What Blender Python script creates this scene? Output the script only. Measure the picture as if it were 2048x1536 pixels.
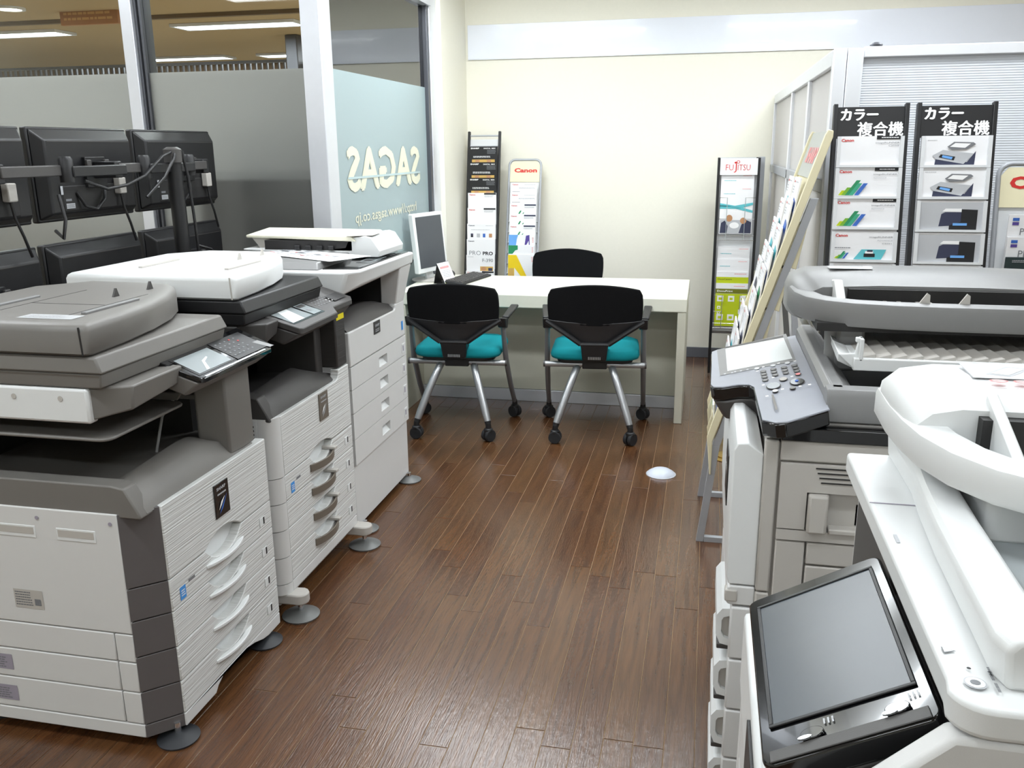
import bpy, bmesh, math, random
from mathutils import Vector, Matrix

# ------------------------------------------------------------------ scene, camera, world, exposure
S = bpy.context.scene
COL = S.collection
for o in list(bpy.data.objects):
    bpy.data.objects.remove(o, do_unlink=True)
R = random.Random(7)
PI = math.pi

FOC, YAW, PITCH, ROLL, CAMH = 1757.8, -0.217055, 0.262772, -0.0095235, 1.5


def _cam_matrix():
    B = Matrix(((1, 0, 0), (0, 0, -1), (0, 1, 0)))
    c, s = math.cos(YAW), math.sin(YAW)
    rz = Matrix(((c, -s, 0), (s, c, 0), (0, 0, 1)))
    c, s = math.cos(PITCH), math.sin(PITCH)
    rx = Matrix(((1, 0, 0), (0, c, -s), (0, s, c)))
    c, s = math.cos(ROLL), math.sin(ROLL)
    rr = Matrix(((c, -s, 0), (s, c, 0), (0, 0, 1)))
    return rr @ rx @ B @ rz


W2C = _cam_matrix()
cam_data = bpy.data.cameras.new('camera')
cam = bpy.data.objects.new('camera', cam_data)
COL.objects.link(cam)
cam_data.sensor_fit = 'HORIZONTAL'
cam_data.sensor_width = 36.0
cam_data.lens = 36.0 * FOC / 2048.0
cam_data.clip_start = 0.05
cam_data.clip_end = 60
cam.matrix_world = Matrix.Translation((0, 0, CAMH)) @ (W2C.transposed() @ Matrix(((1, 0, 0), (0, -1, 0), (0, 0, -1)))).to_4x4()
S.camera = cam

world = bpy.data.worlds.new('room_world')
S.world = world
world.use_nodes = True
wb = world.node_tree.nodes['Background']
wb.inputs['Color'].default_value = (0.9, 0.95, 1.0, 1)
wb.inputs['Strength'].default_value = 0.15
vs = S.view_settings
vs.view_transform = 'Standard'
vs.look = 'None'
vs.gamma = 1.0
vs.use_curve_mapping = False
vs.exposure = 0.30

ROOM_LAMP_W = 17.0     # watts of each fluorescent fixture in the showroom
HALL_LAMP_W = 30.0     # and in the hall beyond the glass
CEIL = 2.72


# ------------------------------------------------------------------ pixel helpers (photo frame 2048 x 1536)
def _ray(x, y):
    return W2C.transposed() @ Vector(((x - 1024) / FOC, (y - 768) / FOC, 1.0))


def at_x(x, y, X):
    d = _ray(x, y)
    return Vector((0, 0, CAMH)) + d * (X / d.x)


def at_y(x, y, Y):
    d = _ray(x, y)
    return Vector((0, 0, CAMH)) + d * (Y / d.y)


def at_z(x, y, Z):
    d = _ray(x, y)
    return Vector((0, 0, CAMH)) + d * ((Z - CAMH) / d.z)


# ------------------------------------------------------------------ materials
MATS = {}


def srgb(r, g, b):
    def f(c):
        c = c / 255.0
        return c / 12.92 if c <= 0.04045 else ((c + 0.055) / 1.055) ** 2.4
    return (f(r), f(g), f(b), 1.0)


def mat(name, rgb, rough=0.5, metal=0.0, var=0.04, scale=25.0, bump=0.0, bscale=200.0, spec=0.5, coat=0.0):
    if name in MATS:
        return MATS[name]
    m = bpy.data.materials.new(name)
    m.use_nodes = True
    nt = m.node_tree
    b = nt.nodes['Principled BSDF']
    b.inputs['Roughness'].default_value = rough
    b.inputs['Metallic'].default_value = metal
    b.inputs['Specular IOR Level'].default_value = spec
    b.inputs['Coat Weight'].default_value = coat
    c = srgb(*rgb)
    tc = nt.nodes.new('ShaderNodeTexCoord')
    n = nt.nodes.new('ShaderNodeTexNoise')
    n.inputs['Scale'].default_value = scale
    n.inputs['Detail'].default_value = 3
    nt.links.new(tc.outputs['Object'], n.inputs['Vector'])
    mx = nt.nodes.new('ShaderNodeMix')
    mx.data_type = 'RGBA'
    mx.inputs[6].default_value = tuple(x * (1 - var) for x in c[:3]) + (1,)
    mx.inputs[7].default_value = tuple(min(1, x * (1 + var)) for x in c[:3]) + (1,)
    nt.links.new(n.outputs['Fac'], mx.inputs[0])
    nt.links.new(mx.outputs[2], b.inputs['Base Color'])
    if bump > 0:
        n2 = nt.nodes.new('ShaderNodeTexNoise')
        n2.inputs['Scale'].default_value = bscale
        nt.links.new(tc.outputs['Object'], n2.inputs['Vector'])
        bp = nt.nodes.new('ShaderNodeBump')
        bp.inputs['Strength'].default_value = bump
        bp.inputs['Distance'].default_value = 0.002
        nt.links.new(n2.outputs['Fac'], bp.inputs['Height'])
        nt.links.new(bp.outputs['Normal'], b.inputs['Normal'])
    MATS[name] = m
    return m


def emit(name, rgb, strength):
    if name in MATS:
        return MATS[name]
    m = bpy.data.materials.new(name)
    m.use_nodes = True
    nt = m.node_tree
    nt.nodes.remove(nt.nodes['Principled BSDF'])
    e = nt.nodes.new('ShaderNodeEmission')
    e.inputs['Color'].default_value = srgb(*rgb)
    e.inputs['Strength'].default_value = strength
    nt.links.new(e.outputs[0], nt.nodes['Material Output'].inputs['Surface'])
    MATS[name] = m
    return m


def ridged(name, rgb, rough, scale, depth, axis='Z'):
    """plastic with fine horizontal ridges (relief only)"""
    m = mat(name, rgb, rough)
    nt = m.node_tree
    b = nt.nodes['Principled BSDF']
    tc = nt.nodes.new('ShaderNodeTexCoord')
    mp = nt.nodes.new('ShaderNodeMapping')
    mp.inputs['Scale'].default_value = (0.012, 0.012, 1)
    nt.links.new(tc.outputs['Object'], mp.inputs['Vector'])
    n = nt.nodes.new('ShaderNodeTexNoise')
    n.inputs['Scale'].default_value = scale
    n.inputs['Detail'].default_value = 2
    nt.links.new(mp.outputs['Vector'], n.inputs['Vector'])
    bp = nt.nodes.new('ShaderNodeBump')
    bp.inputs['Strength'].default_value = depth
    bp.inputs['Distance'].default_value = 0.004
    nt.links.new(n.outputs['Fac'], bp.inputs['Height'])
    nt.links.new(bp.outputs['Normal'], b.inputs['Normal'])
    return m


def clear_glass(name, tint, gloss, rough=0.02):
    if name in MATS:
        return MATS[name]
    m = bpy.data.materials.new(name)
    m.use_nodes = True
    nt = m.node_tree
    nt.nodes.remove(nt.nodes['Principled BSDF'])
    t = nt.nodes.new('ShaderNodeBsdfTransparent')
    t.inputs['Color'].default_value = tint
    g = nt.nodes.new('ShaderNodeBsdfGlossy')
    g.inputs['Roughness'].default_value = rough
    lw = nt.nodes.new('ShaderNodeLayerWeight')
    lw.inputs['Blend'].default_value = gloss
    mx = nt.nodes.new('ShaderNodeMixShader')
    nt.links.new(lw.outputs['Fresnel'], mx.inputs[0])
    nt.links.new(t.outputs[0], mx.inputs[1])
    nt.links.new(g.outputs[0], mx.inputs[2])
    nt.links.new(mx.outputs[0], nt.nodes['Material Output'].inputs['Surface'])
    MATS[name] = m
    return m


def frosted(name, rgb, trans=0.6, gloss=0.06, clear=0.0, ribs=0.0):
    if name in MATS:
        return MATS[name]
    m = bpy.data.materials.new(name)
    m.use_nodes = True
    nt = m.node_tree
    nt.nodes.remove(nt.nodes['Principled BSDF'])
    d = nt.nodes.new('ShaderNodeBsdfDiffuse')
    t = nt.nodes.new('ShaderNodeBsdfTranslucent')
    c = srgb(*rgb)
    d.inputs['Color'].default_value = c
    t.inputs['Color'].default_value = c
    mx = nt.nodes.new('ShaderNodeMixShader')
    mx.inputs[0].default_value = trans
    nt.links.new(d.outputs[0], mx.inputs[1])
    nt.links.new(t.outputs[0], mx.inputs[2])
    g = nt.nodes.new('ShaderNodeBsdfGlossy')
    g.inputs['Roughness'].default_value = 0.25
    m2 = nt.nodes.new('ShaderNodeMixShader')
    m2.inputs[0].default_value = gloss
    nt.links.new(mx.outputs[0], m2.inputs[1])
    nt.links.new(g.outputs[0], m2.inputs[2])
    last = m2
    if clear > 0:
        tr = nt.nodes.new('ShaderNodeBsdfTransparent')
        m3 = nt.nodes.new('ShaderNodeMixShader')
        m3.inputs[0].default_value = clear
        nt.links.new(last.outputs[0], m3.inputs[1])
        nt.links.new(tr.outputs[0], m3.inputs[2])
        last = m3
    if ribs > 0:
        tc = nt.nodes.new('ShaderNodeTexCoord')
        w = nt.nodes.new('ShaderNodeTexWave')
        w.bands_direction = 'Z'
        w.inputs['Scale'].default_value = ribs
        nt.links.new(tc.outputs['Object'], w.inputs['Vector'])
        bp = nt.nodes.new('ShaderNodeBump')
        bp.inputs['Strength'].default_value = 0.9
        bp.inputs['Distance'].default_value = 0.004
        nt.links.new(w.outputs['Fac'], bp.inputs['Height'])
        for nd in (d, g):
            nt.links.new(bp.outputs['Normal'], nd.inputs['Normal'])
    nt.links.new(last.outputs[0], nt.nodes['Material Output'].inputs['Surface'])
    MATS[name] = m
    return m


def plank_material():
    m = bpy.data.materials.new('dark_wood_plank')
    m.use_nodes = True
    nt = m.node_tree
    b = nt.nodes['Principled BSDF']
    tc = nt.nodes.new('ShaderNodeTexCoord')
    oi = nt.nodes.new('ShaderNodeObjectInfo')
    mp = nt.nodes.new('ShaderNodeMapping')
    mp.inputs['Scale'].default_value = (22, 1.6, 1)
    nt.links.new(tc.outputs['Object'], mp.inputs['Vector'])
    nt.links.new(oi.outputs['Location'], mp.inputs['Location'])
    n = nt.nodes.new('ShaderNodeTexNoise')
    n.inputs['Scale'].default_value = 2.2
    n.inputs['Detail'].default_value = 6
    n.inputs['Distortion'].default_value = 0.9
    nt.links.new(mp.outputs['Vector'], n.inputs['Vector'])
    rp = nt.nodes.new('ShaderNodeValToRGB')
    e = rp.color_ramp.elements
    e[0].position = 0.28
    e[0].color = srgb(52, 31, 18)
    e[1].position = 0.75
    e[1].color = srgb(116, 78, 46)
    nt.links.new(n.outputs['Fac'], rp.inputs['Fac'])
    rp2 = nt.nodes.new('ShaderNodeValToRGB')
    e = rp2.color_ramp.elements
    e[0].color = srgb(76, 44, 26)
    e[1].color = srgb(100, 70, 44)
    nt.links.new(oi.outputs['Random'], rp2.inputs['Fac'])
    mx = nt.nodes.new('ShaderNodeMix')
    mx.data_type = 'RGBA'
    mx.inputs[0].default_value = 0.5
    nt.links.new(rp.outputs['Color'], mx.inputs[6])
    nt.links.new(rp2.outputs['Color'], mx.inputs[7])
    nt.links.new(mx.outputs[2], b.inputs['Base Color'])
    b.inputs['Roughness'].default_value = 0.23
    b.inputs['Specular IOR Level'].default_value = 0.45
    mp2 = nt.nodes.new('ShaderNodeMapping')
    mp2.inputs['Scale'].default_value = (60, 5, 1)
    nt.links.new(tc.outputs['Object'], mp2.inputs['Vector'])
    n2 = nt.nodes.new('ShaderNodeTexNoise')
    n2.inputs['Scale'].default_value = 4
    n2.inputs['Detail'].default_value = 4
    nt.links.new(mp2.outputs['Vector'], n2.inputs['Vector'])
    bp = nt.nodes.new('ShaderNodeBump')
    bp.inputs['Strength'].default_value = 0.4
    bp.inputs['Distance'].default_value = 0.0025
    nt.links.new(n2.outputs['Fac'], bp.inputs['Height'])
    nt.links.new(bp.outputs['Normal'], b.inputs['Normal'])
    n3 = nt.nodes.new('ShaderNodeTexNoise')
    n3.inputs['Scale'].default_value = 45
    n3.inputs['Detail'].default_value = 4
    nt.links.new(tc.outputs['Object'], n3.inputs['Vector'])
    bp3 = nt.nodes.new('ShaderNodeBump')
    bp3.inputs['Strength'].default_value = 0.35
    bp3.inputs['Distance'].default_value = 0.003
    nt.links.new(n3.outputs['Fac'], bp3.inputs['Height'])
    nt.links.new(bp.outputs['Normal'], bp3.inputs['Normal'])
    b.inputs['Coat Weight'].default_value = 0.5
    b.inputs['Coat Roughness'].default_value = 0.16
    nt.links.new(bp3.outputs['Normal'], b.inputs['Coat Normal'])
    MATS['dark_wood_plank'] = m
    return m


M_PLANK = plank_material()
M_GROOVE = mat('floor_groove', (178, 150, 116), 0.8)
M_WALL = mat('cream_wallpaper', (238, 235, 222), 0.85, var=0.02, scale=60, bump=0.12, bscale=450)
M_CEIL = mat('ceiling_board', (232, 230, 222), 0.9, bump=0.2, bscale=120)
M_WHITEBOARD = mat('glossy_white_board', (238, 242, 252), 0.12, var=0.01, coat=0.3)
M_BASE = mat('grey_baseboard', (96, 98, 104), 0.5)
M_ALU = mat('brushed_aluminium', (222, 225, 232), 0.32, metal=0.5, var=0.03)
M_ALUW = mat('white_aluminium', (228, 230, 234), 0.35, metal=0.2, var=0.02)
M_ALUD = mat('dark_aluminium', (96, 98, 104), 0.4, metal=0.6)
M_WHITE = mat('copier_white', (216, 216, 215), 0.45, var=0.015, bump=0.06, bscale=900)
M_WHITE2 = mat('copier_bright_white', (226, 228, 228), 0.4, var=0.015, bump=0.05, bscale=900)
M_RIDGE = ridged('copier_ridged_white', (216, 217, 215), 0.45, 230, 0.8)
M_GREY = mat('copier_grey', (116, 113, 109), 0.45, var=0.03, bump=0.08, bscale=900)
M_LGREY = mat('copier_silver_grey', (132, 132, 132), 0.42, metal=0.15, var=0.03, bump=0.06, bscale=900)
M_WARM = mat('copier_warm_grey', (188, 184, 178), 0.5, var=0.02, bump=0.05, bscale=900)
M_DGREY = mat('copier_dark_grey', (68, 66, 65), 0.45, var=0.04, bump=0.08, bscale=900)
M_DARK = mat('copier_cavity', (34, 33, 33), 0.6, var=0.05)
M_BLACK = mat('black_plastic', (26, 26, 28), 0.42, var=0.05, bump=0.1, bscale=700)
M_GLOSSB = mat('gloss_black', (12, 12, 14), 0.12, var=0.05, coat=0.4)
M_SCREEN = mat('dark_screen', (66, 72, 78), 0.25, var=0.03)
M_LCD = mat('grey_lcd', (150, 158, 160), 0.18, var=0.03)
M_LCDW = mat('pale_lcd', (222, 226, 226), 0.35, var=0.02)
M_PANEL = mat('panel_blue_grey', (156, 159, 168), 0.38, metal=0.1)
M_CHROME = mat('chrome', (225, 228, 232), 0.12, metal=1.0, var=0.02)
M_SILVER = mat('silver_paint', (168, 170, 172), 0.3, metal=0.7)
M_STEELG = mat('grey_painted_steel', (172, 175, 180), 0.4, metal=0.1)
M_BROWN = mat('brown_grey_handle', (112, 104, 94), 0.4)
M_CREAM = mat('cream_plastic', (232, 224, 190), 0.5)
M_MESH = mat('black_chair_mesh', (16, 16, 18), 0.95, var=0.2, scale=400, bump=0.3, bscale=900, spec=0.2)
M_TEAL = mat('teal_fabric', (14, 128, 136), 0.9, var=0.12, scale=300, bump=0.25, bscale=700, spec=0.2)
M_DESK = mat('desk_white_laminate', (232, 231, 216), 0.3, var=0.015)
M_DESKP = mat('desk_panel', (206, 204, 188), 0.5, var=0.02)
M_PAPER = mat('white_paper', (240, 240, 242), 0.55, var=0.01)
M_YEL = mat('yellow_sticker', (232, 214, 20), 0.5)
M_LBLUE = mat('light_blue_sticker', (70, 150, 225), 0.5)
M_LABEL = mat('grey_label', (160, 154, 168), 0.5)
M_RUBBER = mat('black_rubber', (30, 31, 34), 0.7)
M_PAD = mat('grey_foot_pad', (104, 105, 104), 0.4)
M_PADD = mat('dark_foot_pad', (44, 46, 50), 0.5)
M_BRASS = mat('brass', (168, 138, 70), 0.35, metal=0.7)
M_ACRYL = mat('pocket_plastic', (214, 216, 218), 0.25, var=0.02)
M_CLEAR = clear_glass('clear_glass', (0.93, 0.95, 0.93, 1), 0.28)
M_CLEAR2 = clear_glass('clear_glass_side', (0.93, 0.95, 0.93, 1), 0.72)
M_FILM = frosted('frosted_grey_film', (208, 208, 206), 0.92, 0.03)
M_FILMT = frosted('frosted_teal_film', (190, 208, 211), 0.35, 0.12)
M_FILML = mat('pale_lettering_film', (226, 225, 204), 0.4, var=0.01)
M_POLY = frosted('ribbed_polycarbonate', (232, 236, 242), 0.55, 0.10, 0.22, ribs=38.0)
M_PANEW = frosted('milky_pane', (232, 230, 228), 0.5, 0.06, 0.12)


def inkmat(rgb):
    return mat('ink_%d_%d_%d' % rgb, rgb, 0.5, var=0.02)


# ------------------------------------------------------------------ geometry collector
class G:
    def __init__(s):
        s.v = []
        s.f = []

    def add(s, vs_, fs_):
        k = len(s.v)
        s.v += [tuple(p) for p in vs_]
        s.f += [tuple(i + k for i in f) for f in fs_]
        return s

    def box(s, x0, x1, y0, y1, z0, z1):
        return s.add([(x0, y0, z0), (x1, y0, z0), (x1, y1, z0), (x0, y1, z0),
                      (x0, y0, z1), (x1, y0, z1), (x1, y1, z1), (x0, y1, z1)],
                     [(0, 3, 2, 1), (4, 5, 6, 7), (0, 1, 5, 4), (1, 2, 6, 5), (2, 3, 7, 6), (3, 0, 4, 7)])

    def hexa(s, a, b):
        """two quads (or equal n-gons) joined by sides"""
        n = len(a)
        return s.add(list(a) + list(b), [tuple(range(n))[::-1], tuple(range(n, 2 * n))] +
                     [(i, (i + 1) % n, n + (i + 1) % n, n + i) for i in range(n)])

    def prism(s, ax, pts, a, b):
        if ax == 'x':
            A = [(a, p[0], p[1]) for p in pts]
            B = [(b, p[0], p[1]) for p in pts]
        elif ax == 'y':
            A = [(p[0], a, p[1]) for p in pts]
            B = [(p[0], b, p[1]) for p in pts]
        else:
            A = [(p[0], p[1], a) for p in pts]
            B = [(p[0], p[1], b) for p in pts]
        return s.hexa(A, B)

    def loft(s, rings, cap=True, closed=True):
        n = len(rings[0])
        vs_ = [p for r in rings for p in r]
        fs_ = []
        for k in range(len(rings) - 1):
            for i in range(n if closed else n - 1):
                j = (i + 1) % n
                fs_.append((k * n + i, k * n + j, (k + 1) * n + j, (k + 1) * n + i))
        if cap:
            fs_.append(tuple(range(n))[::-1])
            fs_.append(tuple((len(rings) - 1) * n + i for i in range(n)))
        return s.add(vs_, fs_)

    def tube(s, pts, r, n=10, caps=True, sx=1.0):
        pts = [Vector(p) for p in pts]
        rr = r if isinstance(r, (list, tuple)) else [r] * len(pts)
        rings = []
        up = None
        for i, p in enumerate(pts):
            t = (pts[min(i + 1, len(pts) - 1)] - pts[max(i - 1, 0)]).normalized()
            if up is None:
                up = Vector((0, 0, 1)) if abs(t.z) < 0.9 else Vector((0, 1, 0))
            u = t.cross(up).normalized()
            w = u.cross(t).normalized()
            up = w
            rings.append([tuple(p + u * rr[i] * sx * math.cos(2 * PI * k / n) + w * rr[i] * math.sin(2 * PI * k / n)) for k in range(n)])
        return s.loft(rings, caps)

    def lathe(s, prof, c=(0, 0, 0), n=24, cap=True):
        rings = [[(c[0] + r * math.cos(2 * PI * k / n), c[1] + r * math.sin(2 * PI * k / n), c[2] + z) for k in range(n)] for r, z in prof]
        return s.loft(rings, cap)

    def disc(s, c, u, w, r, n=20, t=0.001, ry=None):
        """thin elliptical button: centre c, in-plane axes u w"""
        c, u, w = Vector(c), Vector(u), Vector(w)
        nn = u.cross(w).normalized()
        ry = ry or r
        A = [c + u * r * math.cos(2 * PI * k / n) + w * ry * math.sin(2 * PI * k / n) for k in range(n)]
        return s.hexa([tuple(p) for p in A], [tuple(p + nn * t) for p in A])

    def slab(s, pts, nvec, t):
        nvec = Vector(nvec)
        return s.hexa([tuple(Vector(p)) for p in pts], [tuple(Vector(p) + nvec * t) for p in pts])

    def mesh(s, name, off=(0, 0, 0), xf=None):
        me = bpy.data.meshes.new(name)
        o = Vector(off)
        if xf is None:
            me.from_pydata([(p[0] - o.x, p[1] - o.y, p[2] - o.z) for p in s.v], [], s.f)
        else:
            me.from_pydata([tuple(xf @ Vector(p) - o) for p in s.v], [], s.f)
        bm = bmesh.new()
        bm.from_mesh(me)
        bmesh.ops.recalc_face_normals(bm, faces=bm.faces[:])
        bm.to_mesh(me)
        bm.free()
        return me


LOCAL = set()


def arc2(cx, cy, r, a0, a1, n=8):
    return [(cx + r * math.cos(math.radians(a0 + (a1 - a0) * i / n)), cy + r * math.sin(math.radians(a0 + (a1 - a0) * i / n))) for i in range(n + 1)]


def rrect(x0, x1, y0, y1, r, n=5):
    return arc2(x1 - r, y1 - r, r, 0, 90, n) + arc2(x0 + r, y1 - r, r, 90, 180, n) + arc2(x0 + r, y0 + r, r, 180, 270, n) + arc2(x1 - r, y0 + r, r, 270, 360, n)


def finish(me, smooth=35):
    for p in me.polygons:
        p.use_smooth = True
    me.set_sharp_from_angle(angle=math.radians(smooth))


def tag(o, label=None, cat=None, group=None, kind=None):
    if label:
        o['label'] = label
    if cat:
        o['category'] = cat
    if group:
        o['group'] = group
    if kind:
        o['kind'] = kind
    return o


def thing(name, label, cat, loc=(0, 0, 0), rotz=0.0, group=None, local=False):
    o = bpy.data.objects.new(name, None)
    o.empty_display_size = 0.1
    COL.objects.link(o)
    o.location = loc
    o.rotation_euler = (0, 0, rotz)
    if local:
        LOCAL.add(o.name)
    return tag(o, label, cat, group)


def root_of(o):
    while o.parent:
        o = o.parent
    return o


def part(g, name, m, parent=None, bevel=0.0, seg=2, label=None, kind=None, smooth=35, xf=None):
    """one mesh object; geometry in world coordinates unless the root is local"""
    off = (0, 0, 0)
    if parent:
        r = root_of(parent)
        if r.name not in LOCAL:
            off = r.location
    me = g.mesh(name, off, xf)
    me.materials.append(m)
    finish(me, smooth)
    o = bpy.data.objects.new(name, me)
    COL.objects.link(o)
    if parent:
        o.parent = parent
    if bevel > 0:
        b = o.modifiers.new('bevel', 'BEVEL')
        b.width = bevel
        b.segments = seg
        b.limit_method = 'ANGLE'
        b.angle_limit = math.radians(40)
        b.harden_normals = False
    if label:
        o['label'] = label
    if kind:
        o['kind'] = kind
    return o


def single(g, name, m, label, cat, group=None, bevel=0.0, seg=2, origin=None):
    """a thing that is one mesh; its origin at its base"""
    if origin is None:
        xs = [p[0] for p in g.v]
        ys = [p[1] for p in g.v]
        zs = [p[2] for p in g.v]
        origin = ((min(xs) + max(xs)) / 2, (min(ys) + max(ys)) / 2, min(zs))
    me = g.mesh(name, origin)
    me.materials.append(m)
    finish(me)
    o = bpy.data.objects.new(name, me)
    COL.objects.link(o)
    o.location = origin
    if bevel > 0:
        b = o.modifiers.new('bevel', 'BEVEL')
        b.width = bevel
        b.segments = seg
        b.limit_method = 'ANGLE'
        b.angle_limit = math.radians(40)
    return tag(o, label, cat, group)


def struct(g, name, m, parent=None, bevel=0.0):
    o = part(g, name, m, parent, bevel)
    if not parent:
        o['kind'] = 'structure'
    return o


def dup(root, loc, rotz=0.0, label=None):
    def cp(o, par):
        c = o.copy()
        COL.objects.link(c)
        if par:
            c.parent = par
        for ch in o.children:
            cp(ch, c)
        return c
    r = cp(root, None)
    r.location = loc
    r.rotation_euler = (0, 0, rotz)
    if label:
        r['label'] = label
    if root.name in LOCAL:
        LOCAL.add(r.name)
    return r


# ------------------------------------------------------------------ lettering and flat print
_TXT = {}


def text_mesh(s, bold=0.0, shear=0.0):
    k = (s, bold, shear)
    if k in _TXT:
        return _TXT[k]
    cu = bpy.data.curves.new('t', 'FONT')
    cu.body = s
    cu.size = 1.0
    cu.resolution_u = 2
    cu.offset = bold
    cu.shear = shear
    ob = bpy.data.objects.new('t', cu)
    me = bpy.data.meshes.new_from_object(ob)
    vs_ = [tuple(v.co[:2]) for v in me.vertices]
    fs_ = [tuple(p.vertices) for p in me.polygons]
    bpy.data.objects.remove(ob)
    bpy.data.curves.remove(cu)
    bpy.data.meshes.remove(me)
    if vs_:
        x0 = min(v[0] for v in vs_)
        x1 = max(v[0] for v in vs_)
        y0 = min(v[1] for v in vs_)
        y1 = max(v[1] for v in vs_)
        vs_ = [((x - x0), (y - y0)) for x, y in vs_]
        _TXT[k] = (vs_, fs_, max(x1 - x0, 1e-6), max(y1 - y0, 1e-6))
    else:
        _TXT[k] = ([], [], 1, 1)
    return _TXT[k]


SEP = {'number_key', 'key_ring', 'function_key', 'action_key', 'head', 'suited_figure', 'pictogram', 'product_picture', 'stripe_motif', 'swoosh', 'diagram', 'diagram_frame',
       'diagram_field', 'diagram_inner', 'logo_block', 'red_mark', 'red_mark_inner', 'picture', 'printed_heading', 'machine_screen', 'pictogram_detail', 'touch_screen'}


class Face:
    """flat print on a surface: origin o, unit axes ux (right) uy (up)"""
    def __init__(s, o, ux, uy, lift=0.0006):
        s.o, s.ux, s.uy = Vector(o), Vector(ux).normalized(), Vector(uy).normalized()
        s.n = s.ux.cross(s.uy).normalized()
        s.lift = lift
        s.k = 0
        s.layers = []

    def _layer(s, m, name):
        for L in s.layers:
            if L[0] is m and L[2] == name:
                return L
        s.k += 1
        L = (m, G(), name, s.lift + 0.00035 * s.k)
        s.layers.append(L)
        return L

    def pt(s, x, y, h):
        return s.o + s.ux * x + s.uy * y + s.n * h

    def poly(s, pts, m, name='printed_shape'):
        L = _l = s._layer(m, name)
        L[1].add([s.pt(x, y, L[3]) for x, y in pts], [tuple(range(len(pts)))])
        return s

    def rect(s, x, y, w, h, m, name='printed_shape'):
        return s.poly([(x, y), (x + w, y), (x + w, y + h), (x, y + h)], m, name)

    def ell(s, cx, cy, rx, ry, m, name='printed_shape', n=16):
        return s.poly([(cx + rx * math.cos(2 * PI * i / n), cy + ry * math.sin(2 * PI * i / n)) for i in range(n)], m, name)

    def lines(s, x, y, w, h, n, m, name='printed_text'):
        """rows of fine illegible print"""
        for i in range(n):
            yy = y + h - (i + 0.75) * h / n
            k = 0.0
            while k < w:
                ww = R.uniform(0.05, 0.16) * w
                if k + ww > w:
                    break
                s.rect(x + k, yy, ww, h / n * 0.45, m, name)
                k += ww + 0.02 * w
        return s

    def text(s, t, x, y, h, m, w=None, bold=0.0, name='lettering', mirror=False, shear=0.0, fat=0.0):
        vs_, fs_, tw, th = text_mesh(t, bold, shear)
        if not vs_:
            return s
        sy = h / th
        sx = (w / tw) if w else sy
        L = s._layer(m, name)
        if fat > 0:
            for kf, (fx, fy) in enumerate(((-fat, 0), (fat, 0), (0, fat * .6), (0, -fat * .6))):
                L[1].add([s.pt(x + fx + ((tw - a) if mirror else a) * sx, y + fy + b * sy, L[3] + .0003 * (kf + 1)) for a, b in vs_], fs_)
        if mirror:
            L[1].add([s.pt(x + (tw - a) * sx, y + b * sy, L[3]) for a, b in vs_], fs_)
        else:
            L[1].add([s.pt(x + a * sx, y + b * sy, L[3]) for a, b in vs_], fs_)
        return s

    def flush(s, parent):
        off = Vector((0, 0, 0))
        r = root_of(parent)
        if r.name not in LOCAL:
            off = r.location
        todo = []
        for m, g, name, h in s.layers:
            if name in SEP and len(g.f) > 1:
                for fc_ in g.f:
                    q = G()
                    q.add([g.v[i] for i in fc_], [tuple(range(len(fc_)))])
                    todo.append((m, q, name, h, False))
            else:
                todo.append((m, g, name, h, len(g.f) > 1 and 'letter' not in name))
        for m, g, name, h, st in todo:
            me = bpy.data.meshes.new(name)
            me.from_pydata([tuple(Vector(p) - off) for p in g.v], [], g.f)
            me.materials.append(m)
            o = bpy.data.objects.new(name, me)
            COL.objects.link(o)
            o.parent = parent
            if st:
                o['kind'] = 'stuff'


INK_RED = inkmat((205, 45, 40))
INK_BLK = inkmat((24, 24, 28))
INK_GRY = inkmat((120, 122, 126))
INK_LGR = inkmat((186, 188, 192))
INK_WHT = inkmat((244, 244, 244))
INK_GRN = inkmat((40, 140, 92))
INK_LIME = inkmat((190, 205, 20))
INK_BLU = inkmat((56, 104, 190))
INK_NAVY = inkmat((52, 56, 80))
INK_TEAL = inkmat((96, 190, 200))
INK_SKY = inkmat((110, 170, 235))
INK_YEL = inkmat((240, 208, 30))
INK_PUR = inkmat((88, 70, 150))
INK_SKIN = inkmat((190, 140, 100))
INK_OLIVE = inkmat((112, 116, 20))
INK_PINK = inkmat((240, 150, 150))
INK_CREAM = inkmat((236, 222, 182))
INK_GOLD = inkmat((206, 168, 92))
# ================================================================== the room
YB = 6.44            # back wall
XL = -1.734          # left wall plane by the back corner
XG = -1.80           # glass wall running into the depth
YG = 3.99            # glass wall facing the camera


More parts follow.
